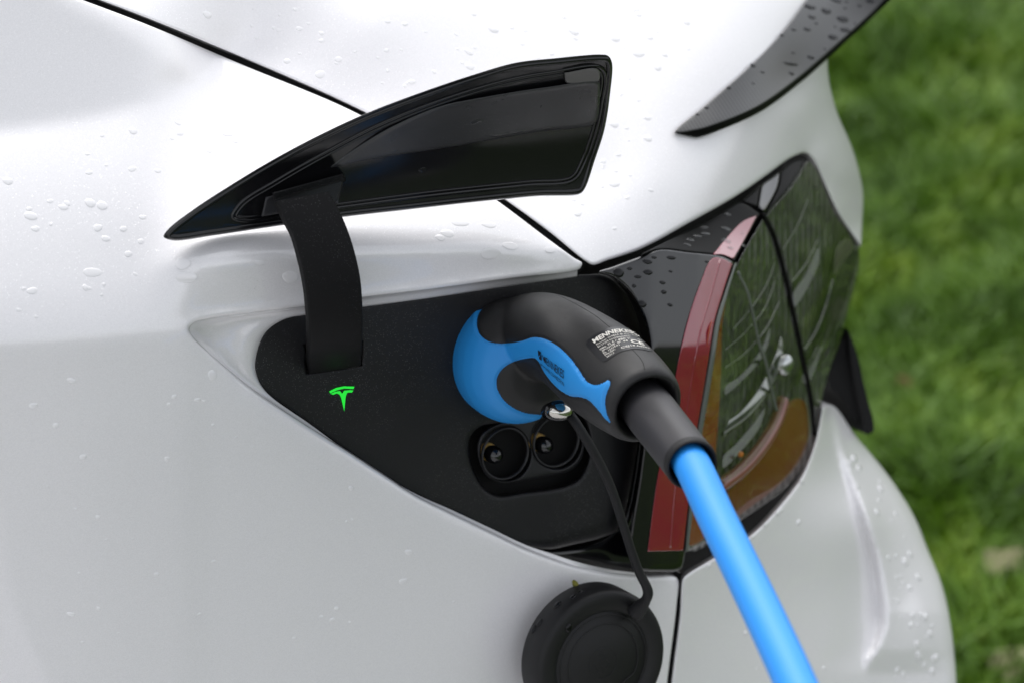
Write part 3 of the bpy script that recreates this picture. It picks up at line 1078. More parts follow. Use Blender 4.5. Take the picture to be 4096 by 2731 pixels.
# goose-neck arm
aL = [(1108, 805, 1.078), (1140, 872, 1.078), (1180, 955, 1.079), (1212, 1080, 1.082), (1230, 1200, 1.088), (1238, 1320, 1.098), (1238, 1420, 1.115), (1236, 1500, 1.148)]
aR = [(1318, 765, 1.086), (1372, 868, 1.087), (1412, 975, 1.089), (1442, 1100, 1.093), (1452, 1210, 1.099), (1454, 1320, 1.110), (1450, 1400, 1.128), (1446, 1462, 1.158)]
aL, aR = smooth3(aL, 36), smooth3(aR, 36)
L3, R3 = P(*aL.T), P(*aR.T)
wv = (R3 - L3)
tv = np.gradient((L3 + R3) / 2, axis=0)
nv = np.cross(wv, tv)
nv /= np.linalg.norm(nv, axis=1)[:, None]
nv *= np.sign((nv * (CAM - L3)).sum(1))[:, None]
TH = 0.0065
e = 0.0012
wn_ = wv / np.linalg.norm(wv, axis=1)[:, None]
ring = [L3 - nv * TH, L3 - nv * e, L3 - nv * e * .3 + wn_ * e * .3, L3 + wn_ * e, R3 - wn_ * e, R3 - nv * e * .3 - wn_ * e * .3, R3 - nv * e, R3 - nv * TH, L3 - nv * TH]
loft("hinge_arm", np.stack(ring, 0), M_arm, door)

# ------------------------------------------------------------------ tail light
side_pts = [(2396, 1088, 2, 14), (2450, 1068, 2, 14), (2560, 1028, 2, 14), (2640, 1001, 1, 8), (2760, 1012, 1, 8), (2890, 1028, 1, 8), (2935, 1050, 1, 8, 'c')] + [(u, v, 1, 8) for u, v in strip_r[1:-1]] + \
           [(2738, 2215, 1, 8), (2720, 2275, 2, 14), (2640, 2284, 2, 14), (2540, 2270, 2, 14), (2520, 2200, 2, 14), (2560, 1900, 2, 14), (2596, 1600, 2, 14), (2604, 1450, 2, 14), (2596, 1340, 2, 14), (2570, 1250, 2, 14), (2520, 1166, 2, 14), (2450, 1108, 2, 14)]
lamp = panel("tail_light", side_pts, d_side, M_gloss, car, r=2, fl=14, grid=24)
red_pts = [(2850, 1034), (2795, 1150), (2750, 1285), (2718, 1420), (2692, 1560), (2660, 1740), (2622, 1960), (2590, 2204, 'c'), (2733, 2200, 'c')] + [(u - 4, v) for u, v in strip_r[::-1][1:-1]] + [(2930, 1056, 'c'), (2888, 1034)]
panel("red_reflector", [(*p[:2], 0.5, 1, *p[2:]) for p in red_pts], lambda u, v: d_side(u, v) - 0.0007, M_red, lamp, r=.5, fl=1, grid=24)
seam_red = [(2880, 1040), (2845, 1170), (2810, 1290), (2782, 1420), (2760, 1560), (2728, 1760), (2700, 1960), (2680, 2195)]
rib("reflector_step", outline(seam_red, 6, closed=False)[:, :2], d_side, -0.0004, 0.0006, M_red, lamp, closed=False)
# facets above
d_facet = tps([(2640, 1001, float(d_side(2640, 1001)) + .0015), (2760, 1012, float(d_side(2760, 1012)) + .0015), (2890, 1028, float(d_side(2890, 1028)) + .0015), (2938, 1046, float(d_side(2935, 1050)) + .001),
               (2755, 925, 1.262), (2946, 815, 1.303), (3036, 850, 1.312), (2990, 940, 1.290)])
panel("upper_bezel", [(2565, 1020, 1, 8), (2755, 921, 1, 8), (2900, 840, 1, 8), (2962, 812, 1, 8), (3040, 856, 1, 8, 'c'), (2990, 945, 1, 8), (2938, 1046, 1, 8, 'c'), (2890, 1024, 1, 8), (2760, 1008, 1, 8), (2640, 997, 1, 8)], d_facet, M_dark, lamp, r=1, fl=8, grid=18)
panel("red_reflector", [(2852, 1019, 'c'), (2900, 960), (2970, 888), (3028, 862, 'c'), (2985, 945), (2934, 1036, 'c'), (2888, 1019)], lambda u, v: d_facet(u, v) - 0.0006, M_red, lamp, r=.4, fl=1, grid=18)
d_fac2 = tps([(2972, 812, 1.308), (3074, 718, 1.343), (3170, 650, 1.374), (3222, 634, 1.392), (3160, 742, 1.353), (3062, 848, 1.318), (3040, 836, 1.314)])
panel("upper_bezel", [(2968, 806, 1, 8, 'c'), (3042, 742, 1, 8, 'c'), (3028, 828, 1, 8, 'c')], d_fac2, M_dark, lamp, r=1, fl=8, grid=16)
panel("upper_bezel", [(3047, 738, 1, 8, 'c'), (3118, 690, 1, 8, 'c'), (3110, 745, 1, 8), (3060, 850, 1, 8, 'c'), (3033, 832, 1, 8, 'c')], d_fac2, M_gloss, lamp, r=1, fl=8, grid=16)  # same bezel; glossier piece cut to the outline of a grey sky reflection
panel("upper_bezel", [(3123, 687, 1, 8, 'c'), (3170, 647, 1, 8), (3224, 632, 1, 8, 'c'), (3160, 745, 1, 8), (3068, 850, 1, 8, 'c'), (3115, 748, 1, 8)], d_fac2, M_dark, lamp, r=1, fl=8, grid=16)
# lenses
lens1 = [(3052, 874, 'c'), (3078, 930), (3128, 1100), (3160, 1250), (3195, 1400), (3228, 1560), (3252, 1735), (3245, 1800, 'c'), (3156, 1935), (2974, 2070), (2860, 2150), (2748, 2205, 'c')] + [(u + 10, v) for u, v in strip_r[::-1][1:-1]] + [(2948, 1058)]
lens2 = [(3066, 862, 'c'), (3165, 748), (3228, 644, 'c'), (3256, 660), (3297, 755), (3355, 872), (3432, 988, 'c'), (3442, 1030), (3430, 1110), (3395, 1250), (3345, 1420), (3300, 1560), (3268, 1722, 'c'), (3256, 1640), (3222, 1450), (3183, 1250), (3148, 1080), (3100, 925)]
panel("lamp_lens", [(*p[:2], 1.2, 8, *p[2:]) for p in lens1], d_lens, M_lens, lamp, r=1.2, fl=6, grid=24)
panel("lamp_lens", [(*p[:2], 1.2, 8, *p[2:]) for p in lens2], d_lens, M_lens, lamp, r=1.2, fl=6, grid=24)
edge = [(u + 8, v) for u, v in strip_r]
ed = outline(edge, 8, closed=False)[:, :2]
wd = np.interp(ed[:, 1], [1050, 1250, 1600, 2200], [4, 9, 11, 6])
dd = d_side(ed[:, 0], ed[:, 1])
loft("lens_edge", [P(ed[:, 0] - wd, ed[:, 1], dd + .001), P(ed[:, 0] - wd + 2, ed[:, 1], dd - .0014), P(ed[:, 0] + wd, ed[:, 1], dd - .0006), P(ed[:, 0] + wd + 2, ed[:, 1], dd + .003)], M_edge, lamp)
_g = outline([(3052, 858), (3088, 926), (3138, 1095), (3172, 1250), (3208, 1412), (3241, 1575), (3260, 1740)], 10, closed=False)[:, :2]
tube("lamp_gasket", P(_g[:, 0], _g[:, 1], d_lens(_g[:, 0], _g[:, 1]) + 0.0004), 0.0013, M_dark, lamp, 10)
# inside the lamp
d_house = lambda u, v: d_lens(u, v) + 0.028 + 0.00002 * np.clip(np.asarray(u) - 2900, 0, 500)
M_hous = plastic("striped_lamp_housing", (0.10, 0.104, 0.102), 0.32, 0.5, metallic=0.35)
_nt = M_hous.node_tree
_tc = _nt.nodes.new("ShaderNodeTexCoord")
_wv = _nt.nodes.new("ShaderNodeTexWave")
_wv.inputs["Scale"].default_value = 70
_wv.inputs["Distortion"].default_value = 1.75
_nt.links.new(_tc.outputs["Object"], _wv.inputs["Vector"])
_bp = _nt.nodes.new("ShaderNodeBump")
_bp.inputs["Strength"].default_value = 0.9
_bp.inputs["Distance"].default_value = 0.003
_nt.links.new(_wv.outputs["Fac"], _bp.inputs["Height"])
_nt.links.new(_bp.outputs[0], _nt.nodes["Principled BSDF"].inputs["Normal"])
hs = [(2760, 2200), (2800, 1750), (2850, 1400), (2920, 1150), (3050, 880), (3228, 650), (3300, 760), (3430, 1000), (3390, 1240), (3300, 1540), (3250, 1800), (3150, 1935), (2970, 2065)]
panel("lamp_housing", [(*p, 0, 0) for p in hs], d_house, M_hous, lamp, r=0, fl=0, grid=30)
gl = [(2840, 1300), (2820, 1500), (2800, 1750), (2775, 2000), (2760, 2180), (2830, 2140), (2855, 1900), (2872, 1700), (2884, 1500), (2890, 1300), (2905, 1180)]
panel("light_guide", [(*p, 1, 4) for p in gl], lambda u, v: d_lens(u, v) + 0.006, M_guide, lamp, r=1, fl=4, grid=20)
panel("light_guide", [(2870, 2000), (2990, 1890), (3090, 1760), (3170, 1600), (3215, 1600), (3235, 1720), (3215, 1810), (3140, 1915), (2970, 2050), (2850, 2130), (2780, 2170), (2800, 2080)], lambda u, v: d_lens(u, v) + 0.008, M_amber, lamp, r=1.5, fl=5, grid=20)


def guide(name, pts, off, rad, mat):
    o = outline(pts, 10, closed=False)[:, :2]
    p = P(o[:, 0], o[:, 1], d_lens(o[:, 0], o[:, 1]) + off)
    return tube(name, p, rad, mat, lamp, 12)


guide("light_guide", [(2875, 1945), (2960, 1880), (3040, 1790), (3100, 1690), (3130, 1600)], 0.008, 0.0040, M_arc)
for pts, w in (([(2893, 1735), (2985, 1668), (3070, 1560), (3120, 1440)], .0016), ([(2900, 1470), (2970, 1420), (3060, 1320), (3120, 1200)], .0010), ([(2900, 1400), (2980, 1330), (3060, 1230), (3100, 1120)], .0008),
               ([(2930, 1320), (3000, 1240), (3070, 1130), (3100, 1040)], .0008), ([(3215, 1400), (3260, 1330), (3300, 1230), (3330, 1120)], .0012), ([(3225, 1500), (3270, 1420), (3320, 1300)], .0012), ([(3165, 1130), (3220, 1060), (3270, 960)], .0010), ([(3130, 1000), (3190, 900), (3230, 800)], .0008)):
    guide("reflector_rib", pts, 0.008, w * .8, M_chrome if w > .004 else M_chrome_dim)
guide("lens_seam", [(2950, 1090), (2985, 1160), (3010, 1260), (3035, 1370), (3060, 1440), (3085, 1560), (3105, 1640)], 0.0015, 0.0011, M_edge)
for k_, band in enumerate(([(2893, 1700), (2960, 1648), (3045, 1540), (3105, 1410), (3125, 1345), (3132, 1420), (3090, 1545), (3000, 1650), (2893, 1735)],
                          [(2893, 1822), (2940, 1776), (3010, 1695), (3060, 1630), (3045, 1700), (2980, 1790), (2893, 1872)],
                          [(2900, 1545), (2960, 1500), (3040, 1400), (3080, 1310), (3078, 1370), (3030, 1460), (2900, 1580)],
                          [(3205, 1520), (3240, 1440), (3290, 1330), (3320, 1220), (3322, 1290), (3290, 1400), (3228, 1540)],
                          [(3170, 1180), (3220, 1100), (3275, 990), (3280, 1040), (3235, 1150), (3180, 1230)])):
    bb = np.array(band, float)
    panel("reflector_bowl", [(*p, 0.6, 3) for p in band], lambda u, v, bb=bb: float(d_lens(*bb.mean(0))) + 0.014 + (1.25 * (np.asarray(u) - bb[:, 0].mean()) + 0.55 * (bb[:, 1].mean() - np.asarray(v))) * PXM, M_chrome if k_ < 1 else M_chrome_dim, lamp, r=.6, fl=3, grid=14)
revolve("amber_bulb", P(2962, 1815, float(d_lens(2962, 1815)) + .006), camvec(.5, -.3, -1), [(0, .0016), (.001, .0014), (.0016, 0)], plastic("amber_bulb_cap", (.75, .25, .03), .3), lamp, seg=16)
revolve("lamp_bulb", P(3130, 1455, float(d_lens(3130, 1455)) + .006), camvec(.5, -.3, -1), [(0, .006), (.002, .0062), (.004, .0045), (.0045, 0)], M_chrome, lamp, seg=24)
# dark plate frame on the trunk edge: side of the lamp
panel("lamp_frame", [(3300, 1300), (3330, 1170), (3395, 1010), (3430, 1000), (3425, 1060), (3390, 1180), (3345, 1300), (3290, 1450), (3275, 1480)], lambda u, v: d_lens(u, v) + 0.005, M_void, lamp, r=1.5, fl=4, grid=16)
panel("lamp_frame", [(3352, 985), (3395, 955), (3415, 990), (3360, 1070), (3340, 1105)], lambda u, v: d_lens(u, v) + 0.004, plastic("lamp_frame_grey", (.10, .09, .085), .25), lamp, r=1, fl=4, grid=16)

# ------------------------------------------------------------------ spoiler
sp_up = [(2707, 526), (2819, 424), (3010, 257), (3138, 122), (3227, 0), (3310, -130), (3420, -330)]
sp_lo = [(2883, 491), (3042, 421), (3202, 306), (3361, 166), (3520, 19), (3660, -130), (3820, -330)]
spc = [(u, v, float(d_trunk(u, v)) - 0.004) for u, v in sp_up]
for (u, v), (u2, v2) in zip(sp_lo, [sp_up[1], sp_up[2], sp_up[3], sp_up[4], sp_up[5], sp_up[5], sp_up[6]]):
    spc.append((u, v, min(float(d_trunk(u2, v2)) + 0.004, float(d_trunk(u, v)) - 0.012)))
d_sp = tps(spc)
sp_pts = [(2702, 527, 0.8, 4)] + [(u, v, 0.8, 4) for u, v in sp_up[1:-1]] + [(3420, -330, .8, 4, 'c'), (3820, -330, .8, 4, 'c')] + [(u, v, 0.8, 4) for u, v in sp_lo[::-1][1:]] + [(2790, 520, .8, 4)]
spoiler = panel("spoiler", sp_pts, d_sp, M_carbon, car, r=.8, fl=4, grid=20)
lo = outline([(2704, 528)] + [(2790, 520)] + sp_lo, 8, closed=False)[:, :2]
hgt = np.interp(lo[:, 0], [2700, 2740, 2790, 3040, 3400, 3820], [6, 18, 30, 26, 22, 22])
dl = np.minimum(d_sp(lo[:, 0], lo[:, 1]), np.minimum(d_trunk(lo[:, 0], lo[:, 1]), d_trunk(lo[:, 0], lo[:, 1] + hgt)) - 0.004)
loft("spoiler_lip", [P(lo[:, 0], lo[:, 1], dl + .0006), P(lo[:, 0] + 4, lo[:, 1] + hgt * .5, dl + .0014), P(lo[:, 0] + 2, lo[:, 1] + hgt, dl + .003), P(lo[:, 0] - 25, lo[:, 1] + hgt * .6, dl + .03)], M_dark, spoiler)

# ------------------------------------------------------------------ number plate seen edge-on
np_dir = AWAY


def slab(name, pts, dep, length, mat, parent):
    o = outline(pts, 12)[:, :2]
    a = P(o[:, 0], o[:, 1], np.full(len(o), dep))
    b = a + np_dir * length
    n = len(a)
    Fc = [list(range(n)), [n + i for i in range(n)][::-1]] + [[i, n + i, n + (i + 1) % n, (i + 1) % n] for i in range(n)]
    me = mesh(name, np.vstack([a, b]), Fc)
    fix_normals(me)
    return link(name, me, mat, parent, smooth=False)


npl = slab("number_plate", [(3392, 1318, 'c'), (3424, 1400), (3462, 1560), (3494, 1722), (3466, 1736, 'c'), (3432, 1590), (3405, 1450)], 1.475, 0.45, M_void, car)
slab("plate_holder", [(3330, 1420), (3392, 1330, 'c'), (3404, 1450), (3438, 1640), (3428, 1690), (3410, 1672), (3384, 1610), (3335, 1560), (3316, 1540)], 1.482, 0.44, M_void, npl)

# ------------------------------------------------------------------ charging plug
plug = thing("charging_plug", "black and blue charging plug pushed into the charge port, cable hanging from it", "charging plug", tuple(P(2021, 1445, 1.2)))
NC = P(2026, 1425, 1.2)


def temp_union(parts, voxel):
    V, Fc, off = [], [], 0
    for v, f in parts:
        V.append(v)
        Fc += [[i + off for i in q] for q in f]
        off += len(v)
    me = mesh("tmp", np.vstack(V), Fc)
    fix_normals(me)
    o = bpy.data.objects.new("tmp", me)
    COL.objects.link(o)
    rm = o.modifiers.new("r", 'REMESH')
    rm.mode = 'VOXEL'
    rm.voxel_size = voxel
    sm = o.modifiers.new("s", 'SMOOTH')
    sm.factor = 0.5
    sm.iterations = 22
    bpy.context.view_layer.update()
    ev = o.evaluated_get(bpy.context.evaluated_depsgraph_get())
    m2 = ev.to_mesh()
    m2.calc_loop_triangles()
    v = np.zeros(len(m2.vertices) * 3)
    m2.vertices.foreach_get("co", v)
    t = np.zeros(len(m2.loop_triangles) * 3, int)
    m2.loop_triangles.foreach_get("vertices", t)
    nn = np.zeros(len(m2.vertices) * 3)
    m2.vertices.foreach_get("normal", nn)
    ev.to_mesh_clear()
    bpy.data.objects.remove(o)
    bpy.data.meshes.remove(me)
    return v.reshape(-1, 3), t.reshape(-1, 3), nn.reshape(-1, 3)


def rev_data(origin, axis, prof, seg=64, tiltshift=None):
    x = np.cross(axis, UP)
    x /= np.linalg.norm(x)
    y = np.cross(axis, x)
    ang = np.linspace(0, 2 * math.pi, seg, endpoint=False)
    V = []
    for h, r in prof:
        c = origin + axis * h
        if tiltshift is not None:
            c = c + tiltshift * max(h, 0)
        V.append(c + r * (np.outer(np.cos(ang), x) + np.outer(np.sin(ang), y)))
    Fc = []
    for k in range(len(prof) - 1):
        for i in range(seg):
            j = (i + 1) % seg
            Fc.append([k * seg + i, k * seg + j, (k + 1) * seg + j, (k + 1) * seg + i])
    Fc.append(list(range(seg))[::-1])
    Fc.append([(len(prof) - 1) * seg + i for i in range(seg)])
    return np.vstack(V), Fc


nose = rev_data(NC, PN, [(-0.012, .0288), (0.0, .0292), (.006, .0300), (.012, .0300), (.018, .0288), (.024, .0262), (.029, .0222), (.033, .0160), (.035, .0080), (.0355, .001)])
spine = smooth3([(2010, 1375, 1.214, 15.0), (2055, 1362, 1.203, 18.6), (2110, 1348, 1.191, 20.6), (2180, 1345, 1.172, 20.8), (2275, 1382, 1.149, 20.8), (2405, 1478, 1.121, 22.4), (2495, 1550, 1.104, 21.4), (2546, 1592, 1.094, 19.9),
                 (2570, 1612, 1.0892, 18.9), (2584, 1625, 1.0866, 17.6), (2588, 1629, 1.0858, 16.8)], 70)
handle = tube_data(P(spine[:, 0], spine[:, 1], spine[:, 2]), spine[:, 3] * MM, 56, tail=((.0006, .0158), (.0004, .0147), (-.002, .0137), (-.007, .0130), (-.016, .0126)))
bv, bt, bn = temp_union([nose, handle], 0.0009)

blue = [(1700, 1150), (1850, 1150), (1972, 1195), (1936, 1222), (1912, 1254), (1905, 1288), (1914, 1330), (1945, 1360), (1985, 1372), (2040, 1372), (2090, 1362), (2125, 1350), (2150, 1349), (2180, 1356), (2225, 1380), (2270, 1420), (2310, 1472), (2344, 1522), (2368, 1536), (2392, 1537),
        (2412, 1528), (2428, 1519), (2437, 1520), (2435, 1542), (2422, 1575), (2417, 1610), (2424, 1655), (2440, 1692), (2426, 1684), (2390, 1640), (2350, 1600), (2320, 1588), (2286, 1586), (2250, 1570), (2210, 1535), (2175, 1490), (2148, 1442), (2134, 1432), (2110, 1433), (2070, 1442), (2025, 1462), (1996, 1492), (1985, 1525), (1992, 1565), (2020, 1606), (2060, 1636),
        (2110, 1655), (2185, 1662), (2230, 1662), (2240, 1690), (2160, 1760), (1900, 1760), (1700, 1600)]
BL = outline(blue, 6)[:, :2]
bpx = to_px(bv)
di, _ = dist_poly(bpx[:, :2], BL)
sd = np.where(inside(bpx[:, :2], BL), di, -di)
# blue over-moulding stands a little proud with a soft shoulder, a fine groove runs along it
lift = 0.0007 * sstep(sd, 0, 9) - 0.0006 * np.exp(-(sd / 4.0) ** 2)
bv = bv + bn * lift[:, None]


def split(v, t, s):
    v = list(v)
    pos, neg, cut = [], [], {}

    def mid(i, j):
        k = (min(i, j), max(i, j))
        if k not in cut:
            f = s[i] / (s[i] - s[j])
            cut[k] = len(v)
            v.append(v[i] * (1 - f) + v[j] * f)
        return cut[k]
    sg = s > 0
    for a, b, c in t:
        n = int(sg[a]) + int(sg[b]) + int(sg[c])
        if n == 3:
            pos.append((a, b, c))
        elif n == 0:
            neg.append((a, b, c))
        else:
            want = n == 1
            while sg[a] != want or (sg[b] == want):
                a, b, c = b, c, a
                if sg[a] == want and sg[b] != want and sg[c] != want:
                    break
            ab, ac = mid(a, b), mid(a, c)
            one, two = (pos, neg) if want else (neg, pos)
            one.append((a, ab, ac))
            two += [(ab, b, c), (ab, c, ac)]
    return np.array(v), pos, neg


def compact(v, t):
    t = np.array(t)
    u, inv = np.unique(t, return_inverse=True)
    return v[u], inv.reshape(t.shape)


sv, tp, tn = split(bv, bt, sd + 1e-7)
for nm, tt, mt in (("grip", tn, M_grip), ("blue_shell", tp, M_blue)):
    v_, t_ = compact(sv, tt)
    link(nm, mesh(nm, v_, t_), mt, plug)
BODY = BVHTree.FromPolygons([Vector(p) for p in bv], [tuple(map(int, t)) for t in bt])


def on_body(u, v, off=0.0):
    tgt = P(u, v, 1.0)
    dr = Vector(tgt - CAM).normalized()
    hit, nrm, _, _ = BODY.ray_cast(Vector(CAM), dr)
    if hit is None:
        hit, nrm, _, _ = BODY.find_nearest(Vector(P(u, v, 1.12)))
    nrm = nrm if nrm.dot(Vector(CAM) - hit) > 0 else -nrm
    return np.array(hit + nrm * off)


def body_patch(name, pts, off, mat, parent, grid=10, step=6):
    o = outline(pts, step)[:, :2]
    lo_, hi_ = o.min(0), o.max(0)
    gu, gv = np.meshgrid(np.arange(lo_[0], hi_[0], grid), np.arange(lo_[1], hi_[1], grid))
    c = np.stack([gu.ravel(), gv.ravel()], -1)
    c = c[inside(c, o)]
    d, _ = dist_poly(c, o)
    c = c[d > step * .5]
    n = len(o)
    res = delaunay_2d_cdt([Vector(map(float, p)) for p in np.vstack([o, c])], [(i, (i + 1) % n) for i in range(n)], [], 0, 1e-4)
    v2 = np.array([tuple(p) for p in res[0]])
    tri = np.array([f for f in res[2]])
    tri = tri[inside(v2[tri].mean(1), o)]
    top = [on_body(u, v, off) for u, v in v2]
    me = mesh(name, top, [tuple(t[::-1]) for t in tri])
    fix_normals(me)
    return link(name, me, mat, parent)


lab_pts = [(2345, 1374), (2361, 1354), (2400, 1330), (2441, 1312), (2490, 1310), (2539, 1325), (2580, 1362), (2612, 1396), (2605, 1404), (2570, 1398), (2530, 1396), (2477, 1410), (2440, 1434), (2415, 1446), (2400, 1438), (2372, 1408)]
label = body_patch("type_label", lab_pts, 0.00025, M_label, plug)


def text_mesh(txt, size=1.0, bold=0.0):
    c = bpy.data.curves.new("t", 'FONT')
    c.body = txt
    c.size = size
    c.offset = bold
    c.resolution_u = 2
    o = bpy.data.objects.new("t", c)
    COL.objects.link(o)
    bpy.context.view_layer.update()
    ev = o.evaluated_get(bpy.context.evaluated_depsgraph_get())
    m = ev.to_mesh()
    bm = bmesh.new()
    bm.from_mesh(m)
    bmesh.ops.triangulate(bm, faces=bm.faces)
    v = np.array([tuple(x.co) for x in bm.verts])
    f = [tuple(x.index for x in q.verts) for q in bm.faces]
    bm.free()
    ev.to_mesh_clear()
    bpy.data.objects.remove(o)
    bpy.data.curves.remove(c)
    return v, f


def put_text(name, txt, mapping, mat, parent, off, bold=0.0):
    v, f = text_mesh(txt, 1.0, bold)
    x0, x1 = v[:, 0].min(), v[:, 0].max()
    y1 = 0.73
    out = [on_body(*mapping((p[0] - x0) / (x1 - x0), 1 - p[1] / y1), off) for p in v]
    me = mesh(name, out, f)
    return link(name, me, mat, parent, smooth=False)


LT = smooth3([(2358, 1365), (2400, 1341), (2441, 1322), (2490, 1318), (2538, 1332), (2590, 1378)], 60)
LB = smooth3([(2420, 1438), (2450, 1421), (2478, 1404), (2528, 1390), (2570, 1393), (2615, 1403)], 60)


def lab_map(xa, xb, ya, yb):
    def fn(s, t):
        x = xa + (xb - xa) * s
        y = ya + (yb - ya) * t
        k = np.linspace(0, 1, 60)
        a = np.array([np.interp(x, k, LT[:, 0]), np.interp(x, k, LT[:, 1])])
        b = np.array([np.interp(x, k, LB[:, 0]), np.interp(x, k, LB[:, 1])])
        return a * (1 - y) + b * y
    return fn


lines = [("MENNEKES®", .04, .86, .02, .20, .03), ("Stecker GmbH & Co. KG", .05, .80, .25, .33, 0), ("D-57399 Kirchhundem", .05, .66, .37, .45, 0), ("max. 32 A / 480 V~", .05, .68, .49, .58, .01), ("3P+N+PE  IP 44", .06, .58, .61, .69, .01),
         ("EL 1531541", .06, .44, .72, .79, .01), ("PN./SN.:", .06, .34, .82, .89, .01), ("36213.", .06, .28, .92, .99, .01), ("CSJ14 A0295", .44, .93, .88, .97, .01), ("CE", .62, .86, .58, .80, .03), ("N1", .78, .84, .44, .52, 0)]
for tx, xa, xb, ya, yb, bd in lines:
    put_text("lettering", tx, lab_map(xa, xb, ya, yb), M_print, label, 0.0005, bd)


def quad_map(tl, tr, bl, br):
    tl, tr, bl, br = map(np.array, (tl, tr, bl, br))
    return lambda s, t: (tl * (1 - s) + tr * s) * (1 - t) + (bl * (1 - s) + br * s) * t


put_text("lettering", "MENNEKES", quad_map((2171, 1415), (2260, 1479), (2180, 1449), (2258, 1514)), M_ink, plug, 0.0005, 0.006)
put_text("lettering", "MY POWER CONNECTION", quad_map((2163, 1448), (2259, 1527), (2167, 1461), (2258, 1542)), M_ink, plug, 0.0005, 0.005)
for poly in ([(2155, 1399, 'c'), (2168, 1409, 'c'), (2162, 1422, 'c'), (2157, 1424, 'c')], [(2159, 1427, 'c'), (2165, 1424, 'c'), (2168, 1413, 'c'), (2170, 1441, 'c'), (2161, 1435, 'c')]):
    body_patch("logo", poly, 0.0005, M_ink, plug, 4, 4)

# mould seam along the back of the grip
for ln in ([(2210, 1170), (2300, 1215), (2380, 1262), (2440, 1310)], [(2530, 1398), (2560, 1430), (2574, 1455), (2578, 1478)]):
    o = outline(ln, 8, closed=False)[:, :2]
    tube("mould_seam", [on_body(u, v, -0.0001) for u, v in o], 0.00022, M_void, plug, 6)

# sleeve, cable
ax = np.array([0.57 * .8, -0.82 * .8, -.6])
a0 = P(2574, 1612, 1.098)
a1 = P(2768, 1858, 1.030)
ax = (a1 - a0) / np.linalg.norm(a1 - a0)
end = P(spine[-1, 0], spine[-1, 1], spine[-1, 2])
ln = np.linalg.norm(a1 - a0)
revolve("strain_relief", a0, ax, [(-.01, .0118), (.01, .0118), (ln * .5, .0115), (ln - .004, .0112), (ln - .001, .0111), (ln, .0106), (ln - .0005, .0099), (ln - .003, .0093), (ln - .012, .0088)], M_relief, plug, 48)
revolve("sleeve_end", a0, ax, [(ln - .004, .01125), (ln - .0015, .0114), (ln + .0006, .0110), (ln + .0008, .0102), (ln - .001, .0095)], M_matte, plug, 48)
cab = smooth3([(2700, 1775, 1.052), (2768, 1858, 1.030), (2870, 2075, 1.000), (2985, 2310, .968), (3090, 2530, .938), (3182, 2731, .912), (3270, 2940, .89), (3380, 3300, .865), (3430, 3800, .84)], 60)
tube("cable", P(cab[:, 0], cab[:, 1], cab[:, 2]), 0.0079, M_cable, plug, 40)

# rivet that holds the tether
rb = on_body(2236, 1650, 0.0)
rn = camvec(.35, -.35, -1)
revolve("rivet", P(2240, 1644, 1.1625), camvec(0.30, 0.12, -1), [(-.004, .0055), (0, .0060), (.0012, .0056), (.0026, .0040), (.0032, .0016), (.0033, 0)], M_steel, plug, 32, scale2=0.62)
revolve("rivet_seat", P(2236, 1640, 1.167), camvec(0.30, 0.12, -1), [(-.006, .0072), (0, .0074), (.001, .0066), (.0012, 0)], M_gloss, plug, 32, scale2=0.66)

# ------------------------------------------------------------------ dust cap on its tether
cap_front = P(2412, 2650, 1.222)
RC = 0.0370
HC = 0.019
cap = thing("dust_cap", "round black dust cap hanging by its tether below the plug", "dust cap", tuple(cap_front - PN * HC))
prof = [(-HC, 0), (-HC, RC - .0035), (-HC + .0006, RC - .001), (-HC + .002, RC), (-.003, RC), (-.0010, RC - .0006), (-.0002, RC - .0018), (0, RC - .003), (0, RC - .0095), (-.0009, RC - .0102), (-.0009, RC - .0108), (0.0, RC - .0115), (0, 0)]
revolve("cap_body", cap_front, PN, prof, M_cap, cap, 96)
X1 = np.cross(UP, PN)
X1 /= np.linalg.norm(X1)
if X1 @ RIGHT < 0:
    X1 = -X1
Y1 = np.cross(PN, X1)
if Y1 @ UP < 0:
    Y1 = -Y1


def cap_ring(name, rad, flat, rr, mat, off=0.0):
    pts = []
    for a in np.linspace(0, 2 * math.pi, 73):
        x, y = rad * math.cos(a), rad * math.sin(a)
        s = x * math.cos(R(-52)) + y * math.sin(R(-52))
        if flat and s > flat * rad:
            k = s - flat * rad
            x -= k * math.cos(R(-52))
            y -= k * math.sin(R(-52))
        pts.append(cap_front + X1 * x + Y1 * y + PN * off)
    return tube(name, pts, rr, mat, cap, 8, False)


cap_ring("ridge", .0252, 0, .00035, M_cap)
cap_ring("ridge", .0205, .82, .00035, M_cap)
cap_ring("ridge", .0082, 0, .00018, M_cap)
for pts in ([(-3.5, 4), (-1, 5.5), (1, 3), (-1.5, 1)], [(1.5, 2), (4, 0), (2, -3), (0, -1)], [(-4, -1), (-2, -4.5), (1, -5)]):
    o = smooth3([(x, y) for x, y in pts], 12) * MM
    tube("embossed_mark", [cap_front + X1 * x + Y1 * y for x, y in o], .00022, M_cap, cap, 6)
tab = P(2572, 2408, 1.232)
t_pts = smooth3([(2276, 1652, 1.172, 2.4), (2310, 1700, 1.170, 2.4), (2350, 1765, 1.172, 2.4), (2402, 1860, 1.178, 2.4), (2446, 1955, 1.184, 2.3), (2486, 2075, 1.192, 2.2), (2522, 2190, 1.200, 2.2), (2556, 2285, 1.206, 2.3), (2584, 2340, 1.209, 2.4),
                 (2592, 2372, 1.211, 2.6), (2583, 2398, 1.214, 2.6), (2566, 2420, 1.218, 3.6), (2540, 2450, 1.222, 4.5)], 70)
tube("tether", P(t_pts[:, 0], t_pts[:, 1], t_pts[:, 2]), t_pts[:, 3] * MM, M_matte, cap, 14)
